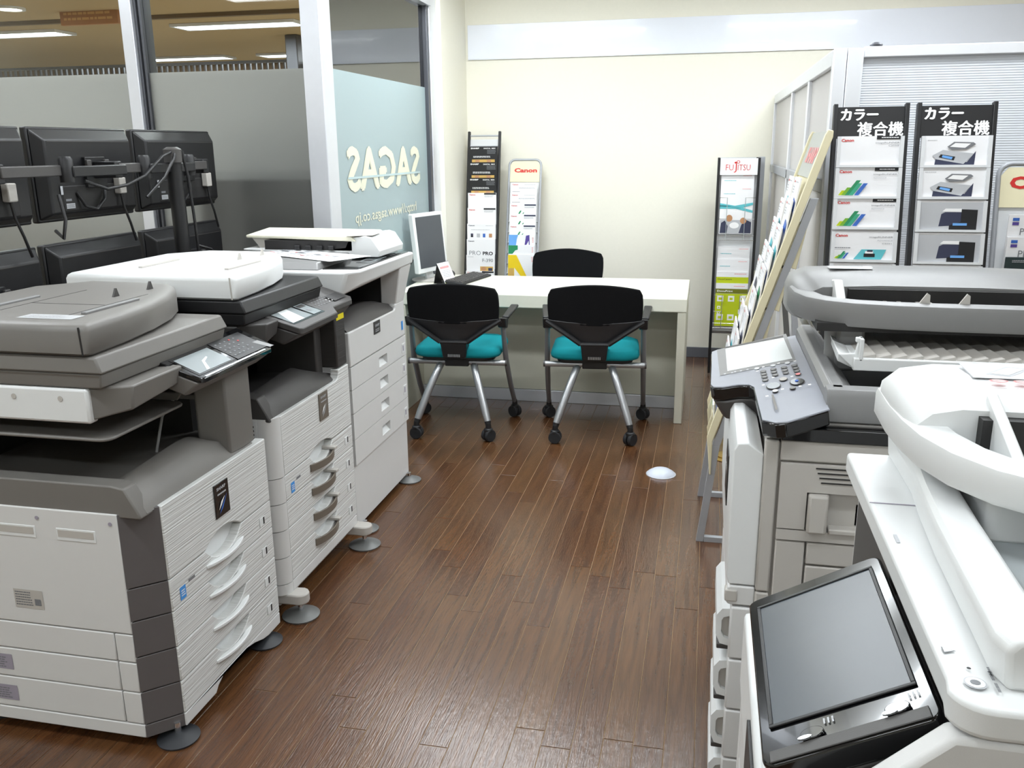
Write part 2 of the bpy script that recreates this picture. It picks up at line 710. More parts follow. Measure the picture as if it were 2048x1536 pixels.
def fixtures():
    def fixture(name, label, x0, x1, y0, y1, z, watt, group=None):
        t = thing(name, label, 'ceiling light', ((x0 + x1) / 2, (y0 + y1) / 2, z - 0.03), group=group)
        g = G()
        for a in ((x0 - .03, x1 + .03, y0 - .03, y0), (x0 - .03, x1 + .03, y1, y1 + .03), (x0 - .03, x0, y0, y1), (x1, x1 + .03, y0, y1)):
            g.box(a[0], a[1], a[2], a[3], z - .03, z - .001)
        part(g, 'frame', M_ALUW, t, .003)
        part(G().box(x0, x1, y0, y1, z - .022, z - .012), 'diffuser', emit('fluorescent_diffuser', (240, 250, 255), 9.0), t)
        li = bpy.data.lights.new('tube_light', 'AREA')
        li.shape = 'RECTANGLE'
        li.size = x1 - x0
        li.size_y = y1 - y0
        li.energy = watt
        li.color = (0.93, 0.965, 1.0)
        lo = bpy.data.objects.new('tube_light', li)
        COL.objects.link(lo)
        lo.parent = t
        lo.location = (0, 0, -0.004)
    for y, wy, k in ((-1.2, 'by the front wall', .40), (0.9, 'over the near copiers', .50), (2.9, 'over the middle of the aisle', .95), (4.1, 'in front of the desk', .65), (5.1, 'over the desk', 1.15)):
        for x, wx in ((-3.3, 'beyond the monitor bank'), (-1.35, 'on the grey feeder side'), (0.75, 'on the touch screen side')):
            if x < -2 and y > 3.5:
                continue
            lab = 'fluorescent ceiling light %s, %s' % (wy, wx)
            fixture('ceiling_light', lab, x - .62, x + .62, y - .11, y + .11, CEIL, ROOM_LAMP_W * k, 'fluorescent ceiling lights of the showroom')
    for y, wy in ((5.6, 'in an unseen row close behind the glass'), (8.6, 'halfway to the slatted screen'), (11.4, 'near the slatted screen')):  # desk-side lamp of the first row is added to brighten behind the glass
        for x, wx in zip((-2.9, -4.65, -7.3) if y < 10 else (-3.6, -5.2, -7.0), ('on the desk side', 'in the middle row', 'on the orange panel side')):
            lab = 'hall ceiling light %s, %s' % (wy, wx)
            fixture('hall_ceiling_light', lab, x - .64, x + .64, y - .14, y + .14, CEIL, HALL_LAMP_W, 'ceiling lights of the hall behind the glass')
    # round downlight seen through the glass
    p = at_z(18, 15, CEIL)
    t = thing('downlight', 'small round downlight in the brown hall ceiling behind glass', 'ceiling light', (p.x, p.y, CEIL - .02))
    part(G().lathe([(.10, CEIL - .02), (.13, CEIL - .02), (.13, CEIL - .001), (.10, CEIL - .001)], (p.x, p.y, 0), 24, False), 'ring', M_ALUW, t)
    part(G().lathe([(.0005, CEIL - .012), (.10, CEIL - .012), (.10, CEIL - .004), (.0005, CEIL - .004)], (p.x, p.y, 0), 24), 'lens', emit('warm_downlight', (255, 244, 220), 9.0), t)


fixtures()

# ---- floor with single planks
PW = 0.0780
X0 = 0.032
fl = struct(G().box(-4.6, 3.4, -2.6, YB, -.06, -.0018), 'floor', M_GROOVE)
JOINTS = [(1218, 950), (1249, 961.6), (1281, 976), (1352, 961), (1160, 1021), (1134, 993), (1162, 1133), (1198, 1153), (1237, 1176), (1290, 1145),
          (1333, 1153), (1046, 1204), (1031, 985), (1057, 1004), (886, 1036), (881, 995), (900, 926), (1023, 951), (900, 1131), (1378, 1000), (1418, 1176),
          (680, 1392), (702, 1453), (1100, 1499), (1068, 1253), (1373, 1218)]
PH = {}
for (jx, jy) in JOINTS:
    q = at_z(jx, jy, 0)
    PH.setdefault(math.floor((q.x - X0) / PW), q.y)
PL = 0.96
_pm = {}


def plank_mesh(L):
    k = round(L, 3)
    if k not in _pm:
        g = G()
        w = PW / 2 - .0008
        b = .0005
        g.hexa([(-w, -L / 2 + .0013, -.0017), (w, -L / 2 + .0013, -.0017), (w, L / 2 - .0013, -.0017), (-w, L / 2 - .0013, -.0017)],
               [(-w, -L / 2 + .0013, -b), (w, -L / 2 + .0013, -b), (w, L / 2 - .0013, -b), (-w, L / 2 - .0013, -b)])
        g.hexa([(-w, -L / 2 + .0013, -b), (w, -L / 2 + .0013, -b), (w, L / 2 - .0013, -b), (-w, L / 2 - .0013, -b)],
               [(-w + b, -L / 2 + .0013 + b, 0), (w - b, -L / 2 + .0013 + b, 0), (w - b, L / 2 - .0013 - b, 0), (-w + b, L / 2 - .0013 - b, 0)])
        me = g.mesh('plank')
        me.materials.append(M_PLANK)
        _pm[k] = me
    return _pm[k]


for c in range(-26, 6):
    xc = X0 + (c + .5) * PW
    ph = PH.get(c, R.uniform(0, PL))
    y = ph - math.ceil((ph - 0.3) / PL) * PL
    while y < YB - .02:
        a, b = max(y, 0.3), min(y + PL, YB - .002)
        if b - a > .03:
            o = bpy.data.objects.new('plank', plank_mesh(b - a))
            COL.objects.link(o)
            o.parent = fl
            o.location = (xc, (a + b) / 2, 0)
        y += PL

# the planks past the aisle, joined (beyond the 300 that show)
g = G()
for (xa, xb_, ya, yb_) in ((-4.6, -1.996, -2.6, YB), (.50, 3.4, -2.6, YB), (-1.996, .50, -2.6, .3)):
    nx = int((xb_ - xa) / PW)
    for c in range(nx + 1):
        x0_, x1_ = xa + c * PW + .0008, min(xa + (c + 1) * PW - .0008, xb_)
        y = ya - R.uniform(0, PL)
        while y < yb_:
            a, b = max(y, ya) + .0013, min(y + PL, yb_) - .0013
            if b - a > .02 and x1_ - x0_ > .01:
                g.box(x0_, x1_, a, b, -.0017, 0)
            y += PL
part(g, 'planks', M_PLANK, fl, kind='stuff')

# ---- walls and ceiling of the showroom
struct(G().box(XL - .0, 3.4, YB, YB + .12, -.06, CEIL), 'wall_back', M_WALL)
struct(G().box(XL, 3.3, YB - .012, YB - .0005, 0.0, .075), 'baseboard_back', M_BASE, None, .002)
struct(G().box(XL - .12, XL, 5.83, YB + .12, -.06, CEIL).box(XL - .12, XL, YG, 5.83, 2.45, CEIL), 'wall_left', M_WALL)
struct(G().box(XL, XL + .012, 5.83, YB - .013, 0, .075), 'baseboard_left', M_BASE)
struct(G().box(3.4, 3.52, -2.6, YB + .12, -.06, CEIL), 'wall_right', M_WALL)
struct(G().box(-4.72, 3.52, -2.72, -2.6, -.06, CEIL), 'wall_front', M_WALL)
struct(G().box(-4.72, -4.6, -2.6, YG + .06, -.06, CEIL), 'wall_side', M_WALL)
struct(G().box(-4.72, 3.52, -2.72, YG + .06, CEIL, CEIL + .05).box(XL - .12, 3.52, YG + .06, YB + .12, CEIL, CEIL + .05), 'ceiling', M_CEIL)
struct(G().box(-4.6, XL, YG - .05, YG + .06, 2.45, CEIL), 'trim_1', M_WALL)

wbd = thing('white_board_strip', 'long glossy white magnetic board strip high on the cream back wall', 'white board', ((XL + 3.2) / 2, YB - .01, 2.105))
part(G().box(XL + .018, 3.2, YB - .012, YB - .0005, 2.108, 2.335), 'board_panel', M_WHITEBOARD, wbd, .0015)
part(G().box(XL + .018, 3.2, YB - .015, YB - .0005, 2.1035, 2.108), 'bottom_trim', M_ALU, wbd)

# ---- glass walls with aluminium frames, frosted film and lettering
gw = thing('glass_partition', 'aluminium framed glass wall with frosted grey film behind the monitors', 'glass wall', (-3.2, YG, 0))
g = G().box(-1.835, -1.74, 3.95, 4.075, 0, 2.46)
part(g, 'corner_post', M_ALU, gw, .004)
g = G().box(-2.742, -2.68, 3.945, 4.06, 0, 2.46)
part(g, 'mullion', M_ALU, gw, .003)
g = G().box(-2.678, -2.667, 3.965, 4.07, 0, 2.46).box(-2.662, -2.650, 3.975, 4.06, 0, 2.46)
part(g, 'mullion_track', M_ALUD, gw, .001)
part(G().box(-4.6, -1.835, 3.95, 4.05, 2.40, 2.46), 'head_rail', M_ALU, gw, .003)
part(G().box(-4.6, -1.835, 3.95, 4.05, 0, .08), 'sill_rail', M_ALU, gw, .003)
for a, b in ((-4.6, -2.742), (-2.65, -1.835)):
    part(G().box(a, b, 3.996, 4.004, .08, 2.40), 'pane', M_CLEAR, gw)
    part(G().box(a, b, 3.992, 3.9955, .08, 1.862), 'frosted_film', M_FILM, gw)

gs = thing('lettered_glass_partition', 'glass wall with teal frosted film and mirrored company lettering beside the desk', 'glass wall', (XG, 4.9, 0))
part(G().box(XG - .045, XG + .035, 5.685, 5.828, 0, 2.46), 'jamb', M_ALU, gs, .003)
part(G().box(XG - .003, XG + .030, 5.640, 5.684, 0, 2.36), 'jamb_gasket', M_ALUD, gs, .002)
part(G().box(XG - .05, XG + .05, 4.08, 5.685, 2.36, 2.455), 'head_rail', M_ALU, gs, .003)
part(G().box(XG - .05, XG + .05, 4.08, 5.64, 0, .08), 'sill_rail', M_ALU, gs, .003)
part(G().box(XG - .004, XG + .004, 4.08, 5.640, .08, 2.36), 'pane', M_CLEAR2, gs)
part(G().box(XG + .0045, XG + .007, 4.08, 5.638, .08, 1.875), 'frosted_film', M_FILMT, gs)
# lettering is read from the hall: mirrored here.  ux runs towards the viewer (-y), uy up
fc = Face((XG + .008, 4.08, 0), (0, 1, 0), (0, 0, 1), 0.0008)
ta = at_x(692, 330, XG)
tb = at_x(835, 330, XG)
z_top = at_x(692, 296, XG).z
z_bot = at_x(712, 380, XG).z
ya, yb = ta.y - 4.08, tb.y - 4.08
fc.text('SAGAS', ya, z_bot, z_top - z_bot, M_FILML, yb - ya, bold=.0, mirror=True, fat=.016)
ua = at_x(708, 440, XG)
ub = at_x(830, 415, XG)
fc.text('http://www.sagas.co.jp', ua.y - 4.08, at_x(770, 440, XG).z, .075, M_FILML, ub.y - ua.y, bold=.01, mirror=True)
fc.flush(gs)
fs = Face((XG + .0115, 4.08, 0), (0, 1, 0), (0, 0, 1), 0.0004)
fs.rect(ya - .01, z_bot + (z_top - z_bot) * .27, yb - ya + .02, .011, mat('teal_stripe', (186, 206, 208), .5), 'lettering_stripe')
fs.flush(gs)

# ---- hall beyond the glass
M_HCEIL = mat('hall_ceiling', (172, 146, 104), 0.8, var=0.03)
M_HWALL = mat('hall_wall', (212, 208, 196), 0.8, var=0.03)
M_HFLOOR = mat('hall_floor', (188, 182, 170), 0.5, var=0.06)
HX0, HY1 = -11.0, 14.0
struct(G().box(HX0, XL - .12, YG + .06, HY1, CEIL, CEIL + .05).box(HX0, -4.72, 2.0, YG + .06, CEIL, CEIL + .05), 'ceiling_hall', M_HCEIL)
struct(G().box(HX0, XL - .12, YB, HY1, -.06, -.001).box(HX0, XL - .12, YG + .06, YB, -.06, -.001), 'floor_hall', M_HFLOOR)
struct(G().box(HX0, XL - .12, HY1, HY1 + .1, -.06, CEIL), 'wall_hall_far', M_HWALL)
struct(G().box(HX0 - .1, HX0, 2.0, HY1, -.06, CEIL), 'wall_hall_left', M_HWALL)
struct(G().box(XL - .12, XL - .02, YB + .12, HY1, -.06, CEIL), 'wall_hall_right', M_HWALL)
struct(G().box(HX0, -4.72, 1.9, 2.0, -.06, CEIL), 'wall_hall_near', M_HWALL)
struct(G().box(HX0, XL - .13, 7.86, 7.92, 2.685, CEIL - .001), 'trim_2', mat('hall_beam', (104, 82, 52), 0.7))
struct(G().box(HX0, XL - .13, 12.2, 12.4, 2.60, CEIL - .001), 'trim_3', mat('hall_beam', (104, 82, 52), 0.7))
# dark counter pressed to the frosted glass, seen as a soft shadow
ct = thing('dark_cabinet', 'dark grey cabinet blurred behind the frosted glass beside the corner post', 'cabinet', (-2.14, 4.32, 0))
part(G().box(-2.46, -1.86, 4.068, 4.5, .06, 1.40), 'body', mat('dark_cabinet_paint', (38, 46, 58), 0.6), ct, .004)
part(G().box(-2.48, -1.85, 4.064, 4.52, 1.40, 1.42), 'top', mat('dark_cabinet_paint', (38, 46, 58), 0.6), ct, .004)
part(G().box(-2.44, -1.88, 4.08, 4.48, 0, .06), 'plinth', M_BLACK, ct)
# slatted screen far in the hall
sc = thing('slat_screen', 'tall dark slatted screen in front of the far hall wall', 'screen', (-6.2, 10.6, 0))
part(G().box(-9.6, -2.4, 10.57, 10.63, 2.54, 2.57), 'top_rail', M_ALUD, sc)
part(G().box(-9.6, -2.4, 10.57, 10.63, 0, .06), 'bottom_rail', M_ALUD, sc)
sm = None
for i in range(92):
    x = -9.55 + i * .077
    if sm is None:
        g = G().box(-.009, .009, -.015, .015, .06, 2.54)
        sm = g.mesh('slat')
        sm.materials.append(M_ALUD)
    o = bpy.data.objects.new('slat', sm)
    COL.objects.link(o)
    o.parent = sc
    o.location = (x + 6.2, 0, 0)
cb = thing('hall_column', 'slim dark metal column standing in the hall behind the glass', 'column', (-4.55, 9.6, 0))
part(G().box(-4.62, -4.48, 9.53, 9.67, 0, CEIL - .002), 'shaft', M_ALUD, cb, .01)
part(G().box(-4.66, -4.44, 9.49, 9.71, 0, .05), 'base', M_ALU, cb, .004)
# added orange panel standing in for a reflection in the glass
sa_, sb_ = at_y(125, 52, 7.5), at_y(236, 16, 7.5)
hs = thing('orange_reflection_panel', 'added orange panel standing for a glass reflection, hung high in the hall', 'sign', ((sa_.x + sb_.x) / 2, 7.5, sa_.z))
part(G().box(sa_.x, sb_.x, 7.48, 7.52, sa_.z, sa_.z + .15), 'board', mat('orange_reflection', (168, 112, 58), 0.6), hs, .004)
f = Face((sa_.x, 7.48, sa_.z), (1, 0, 0), (0, 0, 1), .001)
f.lines(.04, .03, sb_.x - sa_.x - .08, .09, 2, inkmat((210, 160, 90)))
f.flush(hs)
for x in (sa_.x + .05, sb_.x - .05):
    part(G().tube([(x, 7.5, sa_.z + .15), (x, 7.5, CEIL - .002)], .003, 6), 'hanger', M_ALUD, hs)

# ---- white framed partition on the right (panel run into depth, ribbed run across)
XP, YP, ZP = 0.405, 3.42, 1.822
pt = thing('office_partition', 'white aluminium office partition with milky panes running to the back wall', 'partition', (XP + .03, 4.9, 0))
part(G().box(XP - .0, XP + .045, YP, YP + .045, 0, ZP), 'end_post', M_ALUW, pt, .004)
ys = [YP + .045, 4.20, 4.95, YB - .02]
pe = [at_x(1617, 145, XP).y, at_x(1583, 178, XP).y]
ys = [YP + .045, pe[0], pe[1], YB - .02]
part(G().box(XP, XP + .045, ys[0], ys[3], ZP - .055, ZP), 'top_rail', M_ALUW, pt, .003)
part(G().box(XP, XP + .045, ys[0], ys[3], 1.325, 1.375), 'mid_rail', M_STEELG, pt, .003)
part(G().box(XP, XP + .045, ys[0], ys[3], .78, .83), 'mid_rail', M_STEELG, pt, .003)
part(G().box(XP, XP + .045, ys[0], ys[3], 0, .08), 'bottom_rail', M_STEELG, pt, .003)
for i in range(3):
    a, b = ys[i], ys[i + 1]
    part(G().box(XP, XP + .045, b - .045 if i < 2 else b - .03, b, .08, ZP - .055), 'mullion', M_ALUW, pt, .003)
    part(G().box(XP + .016, XP + .026, a, b - .045, 1.375, ZP - .055), 'pane', M_PANEW, pt)
    part(G().box(XP + .016, XP + .026, a, b - .045, .83, 1.325), 'pane', M_PANEW, pt)
    part(G().box(XP + .016, XP + .026, a, b - .045, .08, .78), 'pane', M_PANEW, pt)
pq = thing('ribbed_partition', 'white framed partition of ribbed translucent panels behind the brochure racks', 'partition', (1.4, YP + .03, 0))
part(G().box(XP + .047, XP + .10, YP, YP + .045, 0, ZP), 'end_post', M_ALUW, pq, .003)
part(G().box(XP + .10, 2.9, YP + .0, YP + .045, ZP - .032, ZP + .004), 'top_rail', M_ALUW, pq, .003)
part(G().box(XP + .10, 2.9, YP + .0, YP + .045, 0, .06), 'bottom_rail', M_ALUW, pq, .003)
for i, (a, b) in enumerate(((XP + .10, 1.45), (1.49, 2.9))):
    part(G().box(b, b + .04, YP, YP + .045, 0, ZP - .03), 'mullion', M_ALUW, pq, .003)
    part(G().box(a, b, YP + .016, YP + .028, .06, ZP - .032), 'ribbed_panel', M_POLY, pq)
part(G().lathe([(.001, .004), (.020, .004), (.022, .010), (.014, .018), (.001, .02)], (XP + .14, YP + .022, ZP), 16), 'cap_screw', M_ALUD, pq)
# ================================================================== copiers on the left (fronts face +x)
def foot_pad(parent, x, y, r, m, z0=0.0, stem=.05):
    f = part(G().lathe([(.001, 0), (r * .96, 0), (r, .006), (r * .55, .016), (r * .22, .022), (.001, .022)], (x, y, z0), 24), 'foot_pad', m, parent)
    part(G().lathe([(.009, .02), (.009, stem)], (x, y, z0), 12), 'stem', M_CHROME, f)


def notch_drawer(y0, y1, z0, z1, yc, hw, depth, x0, x1):
    """drawer front whose top edge dips in a scoop for the handle"""
    pts = [(y0, z0), (y1, z0), (y1, z1), (yc + hw, z1)]
    for i in range(1, 8):
        t = i / 8.0
        pts.append((yc + hw - 2 * hw * t, z1 - depth * math.sin(PI * t) ** .7))
    pts += [(yc - hw, z1), (y0, z1)]
    return G().prism('x', pts, x0, x1)


def arc_bar(y0, y1, z, x, bulge, h, t, zt=0.0, n=10):
    """flat curved handle bar running along y and bulging to +x"""
    rings = []
    for i in range(n + 1):
        s_ = i / n
        y = y0 + (y1 - y0) * s_
        b = x + bulge * math.sin(PI * s_) ** .8
        zz = z + zt * math.sin(PI * s_)
        rings.append([(b - t, y, zz), (b, y, zz), (b, y, zz + h), (b - t, y, zz + h)])
    return G().loft(rings)


def sharp_copier(kind):
    one = kind == 1
    if one:
        y0, y1, xf, zb, dz, up = 1.71, 2.312, -1.28, .032, 0.0, 0.0
        t = thing('multifunction_copier', 'white multifunction copier with grey document feeder and grey corner strip on its front', 'copier', (-1.6, 2.0, 0))
    else:
        y0, y1, xf, zb, dz, up = 2.372, 2.975, -1.28, .088, .037, .018
        t = thing('multifunction_copier', 'white multifunction copier with white document feeder, black lid and brown drawer handles', 'copier', (-1.6, 2.67, 0))
    zt = .655 + dz
    xb = xf - .645
    lines = [z + dz * (1 if i else 1) for i, z in enumerate((.455, .365, .265, .165, .07))]
    if not one:
        lines = [.492, .405, .312, .218, .125]
    side = M_WHITE
    # core
    part(G().box(xb + .01, xf - .034, y0 + .055, y1 - .012, zb + .01, zt - .01), 'body_core', M_DARK, t)
    # ---- side panels (near side), each its own part
    zs = [zb] + lines[::-1] + [zt]
    if one:
        bounds = [(zb, .070), (.073, .163), (.166, .249), (.252, .329), (.332, zt)]
    else:
        bounds = [(zb, lines[4] - .0015)] + [(lines[i + 1] + .0015, lines[i] - .0015) for i in (3, 2, 1, 0)] + [(lines[0] + .0015, zt)]
    cx = xf - .075 if one else xf - .055
    for i, (a, b) in enumerate(bounds):
        if one and 1 <= i <= 3:
            part(G().box(xb, cx - .055, y0, y0 + .02, a, b), 'side_panel', side, t, .003)
            part(G().box(cx - .052, cx, y0, y0 + .02, a, b), 'side_panel', side, t, .003)
        else:
            sp = part(G().box(xb, cx, y0, y0 + .02, a, b), 'side_panel', side, t, .003)
            if one and i == 4:
                for px_ in (-1.645, -1.475):
                    gg = G().box(px_ - .055, px_ + .055, y0 - .0015, y0 + .001, .575, .607)
                    part(gg, 'grip_frame', M_WHITE2, sp, .001)
                    part(G().box(px_ - .050, px_ + .050, y0 - .0022, y0 - .0005, .585, .603), 'grip_recess', M_WARM, sp)
                for px_ in (-1.58, -1.375):
                    part(G().disc((px_, y0 - .001, .630), (1, 0, 0), (0, 0, 1), .005, 12, .001), 'screw_hole', M_LABEL, sp)
                f = Face((-1.685, y0, .375), (1, 0, 0), (0, 0, 1))
                f.rect(0, 0, .085, .052, M_WARM, 'rating_plate').lines(.004, .006, .050, .042, 6, INK_GRY).rect(.06, .01, .018, .018, INK_GRY, 'printed_shape')
                f.flush(sp)
        if one and i in (1, 2):
            f = Face((-1.84, y0, a + .02), (1, 0, 0), (0, 0, 1))
            f.rect(0, 0, .115, .045, M_LABEL, 'grey_sticker').lines(.01, .004, .09, .034, 5, INK_GRY)
            f.flush(t)
    part(G().box(xb, xf - .05, y1 - .02, y1, zb, zt), 'side_panel', side, t, .003)
    part(G().box(xb - .012, xb, y0 + .01, y1 - .01, zb, zt), 'back_panel', side, t, .003)
    # ---- front corner pieces
    for i, (a, b) in enumerate([(zb, lines[4] - .0015)] + [(lines[k + 1] + .0015, lines[k] - .0015) for k in (3, 2, 1, 0)] + [(lines[0] + .0015, zt)]):
        if one:
            part(G().prism('z', [(cx, y0), (xf - .004, y0 + .068), (xf - .03, y0 + .09), (cx, y0 + .04)], a, b), 'corner_strip', mat('strip_grey', (98, 94, 94), .5), t, .0015)
        else:
            pts = [(cx, y0)] + arc2(xf - .045, y0 + .045, .045, -90, 0, 6) + [(xf - .03, y0 + .06), (cx, y0 + .03)]
            part(G().prism('z', pts, a, b), 'corner_strip', M_WHITE, t)
    yA = y0 + (.068 if one else .047)
    yc = (2.04 if one else 2.70)
    hw = .095
    # ---- front: top door, four drawers, base
    if one:
        pts = [(yA, lines[0] + .0015), (yc - hw, lines[0] + .0015)]
        pts += [(yc - hw + 2 * hw * k / 8, lines[0] + .0015 + .030 * math.sin(PI * k / 8) ** .8) for k in range(1, 8)]
        pts += [(yc + hw, lines[0] + .0015), (y1, lines[0] + .0015), (y1, zt), (yA, zt)]
    else:
        pts = [(yA, lines[0] + .0015), (yc - hw, lines[0] + .0015)]
        pts += [(yc - hw + 2 * hw * k / 8, lines[0] + .0015 + .022 * math.sin(PI * k / 8) ** .8) for k in range(1, 8)]
        pts += [(yc + hw, lines[0] + .0015), (y1, lines[0] + .0015), (y1, zt + .036), (y1 - .093, zt + .036)]
        pts += arc2(y1 - .123, zt + .03, .03, 0, -90, 5) + [(yA, zt)]
    door = part(G().prism('x', pts, xf - .032, xf), 'front_door', M_RIDGE, t, .003)
    by = (2.045 if one else 2.735)
    bz = .532 if one else .600
    bd = part(G().box(xf + .0003, xf + .004, by - .036, by + .036, bz - .012, bz + .085), 'badge', M_GLOSSB if one else M_BROWN, door, .001)
    f = Face((xf + .004, by - .036, bz - .012), (0, 1, 0), (0, 0, 1))
    f.text('SHARP', .010, .078, .009, INK_LGR, .046, bold=.03).lines(.012, .062, .044, .01, 1, INK_LGR)
    f.poly([(.014, .010), (.030, .030), (.058, .058), (.034, .024)], INK_BLU if one else INK_LGR, 'swoosh')
    f.poly([(.012, .022), (.026, .044), (.046, .055), (.028, .034)], INK_WHT, 'swoosh')
    f.flush(bd)
    hm = M_WHITE2 if one else M_BROWN
    for i in range(4):
        z1, z0 = lines[i] - .0015, lines[i + 1] + .0015
        g = notch_drawer(yA, y1, z0, z1, yc, hw, .046, xf - .030, xf)
        d = part(g, 'drawer', M_RIDGE, t, .002)
        part(G().box(xf - .05, xf - .029, yc - hw - .01, yc + hw + .01, z0 + .01, z1 + .02), 'handle_recess', M_WHITE2, d)
        if one:
            h = part(arc_bar(yc - hw - .004, yc + hw + .004, z1 - .050, xf + .002, .020, .010, .016, .0), 'handle', hm, d, .002)
        else:
            h = part(arc_bar(yc - hw - .004, yc + hw, z1 - .052, xf + .004, .024, .026, .006, .0), 'handle', hm, d, .0015)
            part(G().box(xf - .03, xf + .022, yc + .062, yc + .085, z1 - .026, z1 - .016), 'handle_stay', M_WARM, d, .002)
        w = G().box(xf + .0002, xf + .0022, y1 - .075, y1 - .045, z0 + .028, z0 + .056)
        wd = part(w, 'paper_gauge', M_WHITE2, d, .0008)
        part(G().box(xf + .0022, xf + .003, y1 - .055, y1 - .048, z0 + .032, z0 + .054), 'gauge_window', M_DARK, wd)
        if i == 0:
            f = Face((xf, yA, z0), (0, 1, 0), (0, 0, 1))
            f.rect(.035, .012, .026, .036, M_LBLUE, 'blue_sticker').lines(.040, .02, .018, .02, 3, INK_WHT).rect(.075, .045, .03, .008, INK_GRY, 'printed_text')
            f.flush(d)
    zl = lines[4] - .0015
    if one:
        pts = [(yA, zb), (1.935, zb), (1.945, zb + .022)] + [(1.945 + .20 * k / 8, zb + .022 + .024 * math.sin(PI * k / 8)) for k in range(1, 8)] + [(2.145, zb + .006), (2.21, zb), (y1, zb), (y1, zl), (yA, zl)]
        pts = [(yA, zb - .0), (1.925, zb), (1.94, .048), (1.965, .06), (2.0, .0655), (2.1, .0655), (2.15, .055), (2.2, .038), (2.235, zb), (y1, zb), (y1, zl), (yA, zl)]
    else:
        pts = [(yA, zb), (y1, zb), (y1, zl), (yA, zl)]
    part(G().prism('x', pts, xf - .03, xf), 'base_front', M_WHITE, t, .002)
    if one:
        part(G().box(xb, xf - .06, y0 + .02, y1 - .02, zb, .06), 'base_frame', M_DARK, t)
        foot_pad(t, xf - .02, y0 + .055, .055, M_PADD)
        foot_pad(t, xf - .02, y1 - .07, .055, M_PADD)
        foot_pad(t, xb + .08, y0 + .08, .055, M_PADD)
        foot_pad(t, xb + .08, y1 - .08, .055, M_PADD)
    else:
        part(G().box(xb, xf - .035, y0 + .015, y1 - .015, .045, zb + .01), 'base_frame', M_WARM, t, .004)
        for yy, px_ in ((y0 + .045, .02), (y1 - .01, .03)):
            arm = [(xf - .10, yy - .035), (xf + px_ - .015, yy - .03)] + arc2(xf + px_, yy, .032, -80, 80, 6) + [(xf + px_ - .015, yy + .03), (xf - .10, yy + .035)]
            part(G().prism('z', arm, .052, .088), 'stabiliser_arm', M_WARM, t, .005)
            foot_pad(t, xf + px_, yy, .062, M_PAD, 0, .056)
        foot_pad(t, xb + .08, y0 + .08, .055, M_PAD)
        foot_pad(t, xb + .08, y1 - .08, .055, M_PAD)
    # ---- output tray deck
    zd = zt
    rim = part(G().prism('y', [(xb, zd - .01), (xf - .012, zd - .01), (xf - .014, zd), (xf - .050, zd + .066), (xf - .085, zd + .072), (xb, zd + .072)], y0 + .004, y0 + .055), 'tray_side', M_GREY if one else M_DGREY, t, .004)
    rings = []
    n = 14
    for k in range(n + 1):
        s_ = k / n
        y = y0 + .03 + (y1 - .05 - y0 - .03) * s_
        lip = .070 + .010 * math.sin(PI * min(1, s_ * 1.3)) - .062 * max(0, (s_ - .62) / .38) ** 1.4
        dip = .030 - .01 * s_
        pts = [(xf - .012, y, zd - .004), (xf - .016, y, zd + .004), (xf - .016 - .030, y, zd + .004 + max(.004, lip * .75)), (xf - .075 - .06 * s_, y, zd + max(.006, lip)),
               (xf - .15 - .04 * s_, y, zd + dip + .010), (xf - .30, y, zd + dip), (xf - .5, y, zd + dip + .012), (xb, y, zd + .03), (xb, y, zd - .008), (xf - .3, y, zd - .008)]
        rings.append(pts)
    part(G().loft(rings), 'output_tray', M_GREY if one else M_DGREY, t, 0, smooth=60)
    part(G().box(xb, xf - .20, y1 - .06, y1 - .004, zd, .90 + up), 'cavity_wall', M_DARK, t)
    part(G().box(xb, xb + .03, y0 + .03, y1 - .06, zd, .90 + up), 'cavity_wall', M_DARK, t)
    # ---- inner finishing tray between body and scanner
    if one:
        g = G().prism('z', rrect(xb + .05, xf - .07, y0 - .0, y0 + .33, .03), .838, .846)
        g.prism('y', [(xb + .05, .846), (xf - .10, .846), (xf - .085, .868), (xb + .05, .868)], y0 + .33, y0 + .338)
        part(g, 'job_separator_tray', M_GREY, t, .003)
        part(G().tube([(xf - .16, y0 + .30, zd + .05), (xf - .15, y0 + .33, .80), (xf - .13, y0 + .36, .84), (xf - .12, y0 + .40, .88)], .004, 8), 'wire_stop', M_LGREY, t)
        part(G().box(xf - .40, xf - .06, y1 - .11, y1 - .06, .80, .815), 'tray_bar', M_GREY, t, .003)
    # ---- column at the far front corner
    if one:
        part(G().prism('z', [(xf - .10, y1 - .19), (xf - .018, y1 - .165), (xf - .012, y1 - .10), (xf - .016, y1 - .03), (xf - .12, y1 - .02), (xf - .17, y1 - .05)], zd + .004, .945), 'front_column', M_GREY, t, .006)
    else:
        part(G().box(xf - .10, xf - .003, y1 - .088, y1 - .001, zd + .040, .962), 'front_column', ridged('dark_ridged', (58, 56, 55), .5, 90, .5), t, .006)
        part(G().box(xf - .30, xf - .06, y1 - .14, y1 - .09, zd, .93), 'column_inner', M_DGREY, t, .006)
        part(G().box(xf - .0028, xf - .0015, y1 - .078, y1 - .012, .905, .925), 'yellow_sticker', M_YEL, t)
    # ---- scanner housing
    zs0, zs1 = .885 + up, .972 + up
    mg = M_GREY if one else M_DGREY
    part(G().box(xb, xf - .30, y0 + .02, y1, zs0, zs1), 'scanner_body', mg, t, .006)
    if one:
        wp = part(G().box(xb, xf - .100, y0 - .012, y0 + .02, .885, .970), 'scanner_side_cover', M_WHITE2, t, .007)
        for px_ in (-1.578, -1.452):
            part(G().disc((px_, y0 - .0125, .945), (1, 0, 0), (0, 0, 1), .0065, 14, .0012), 'screw', M_WARM, wp)
    fe = .24 if one else .115
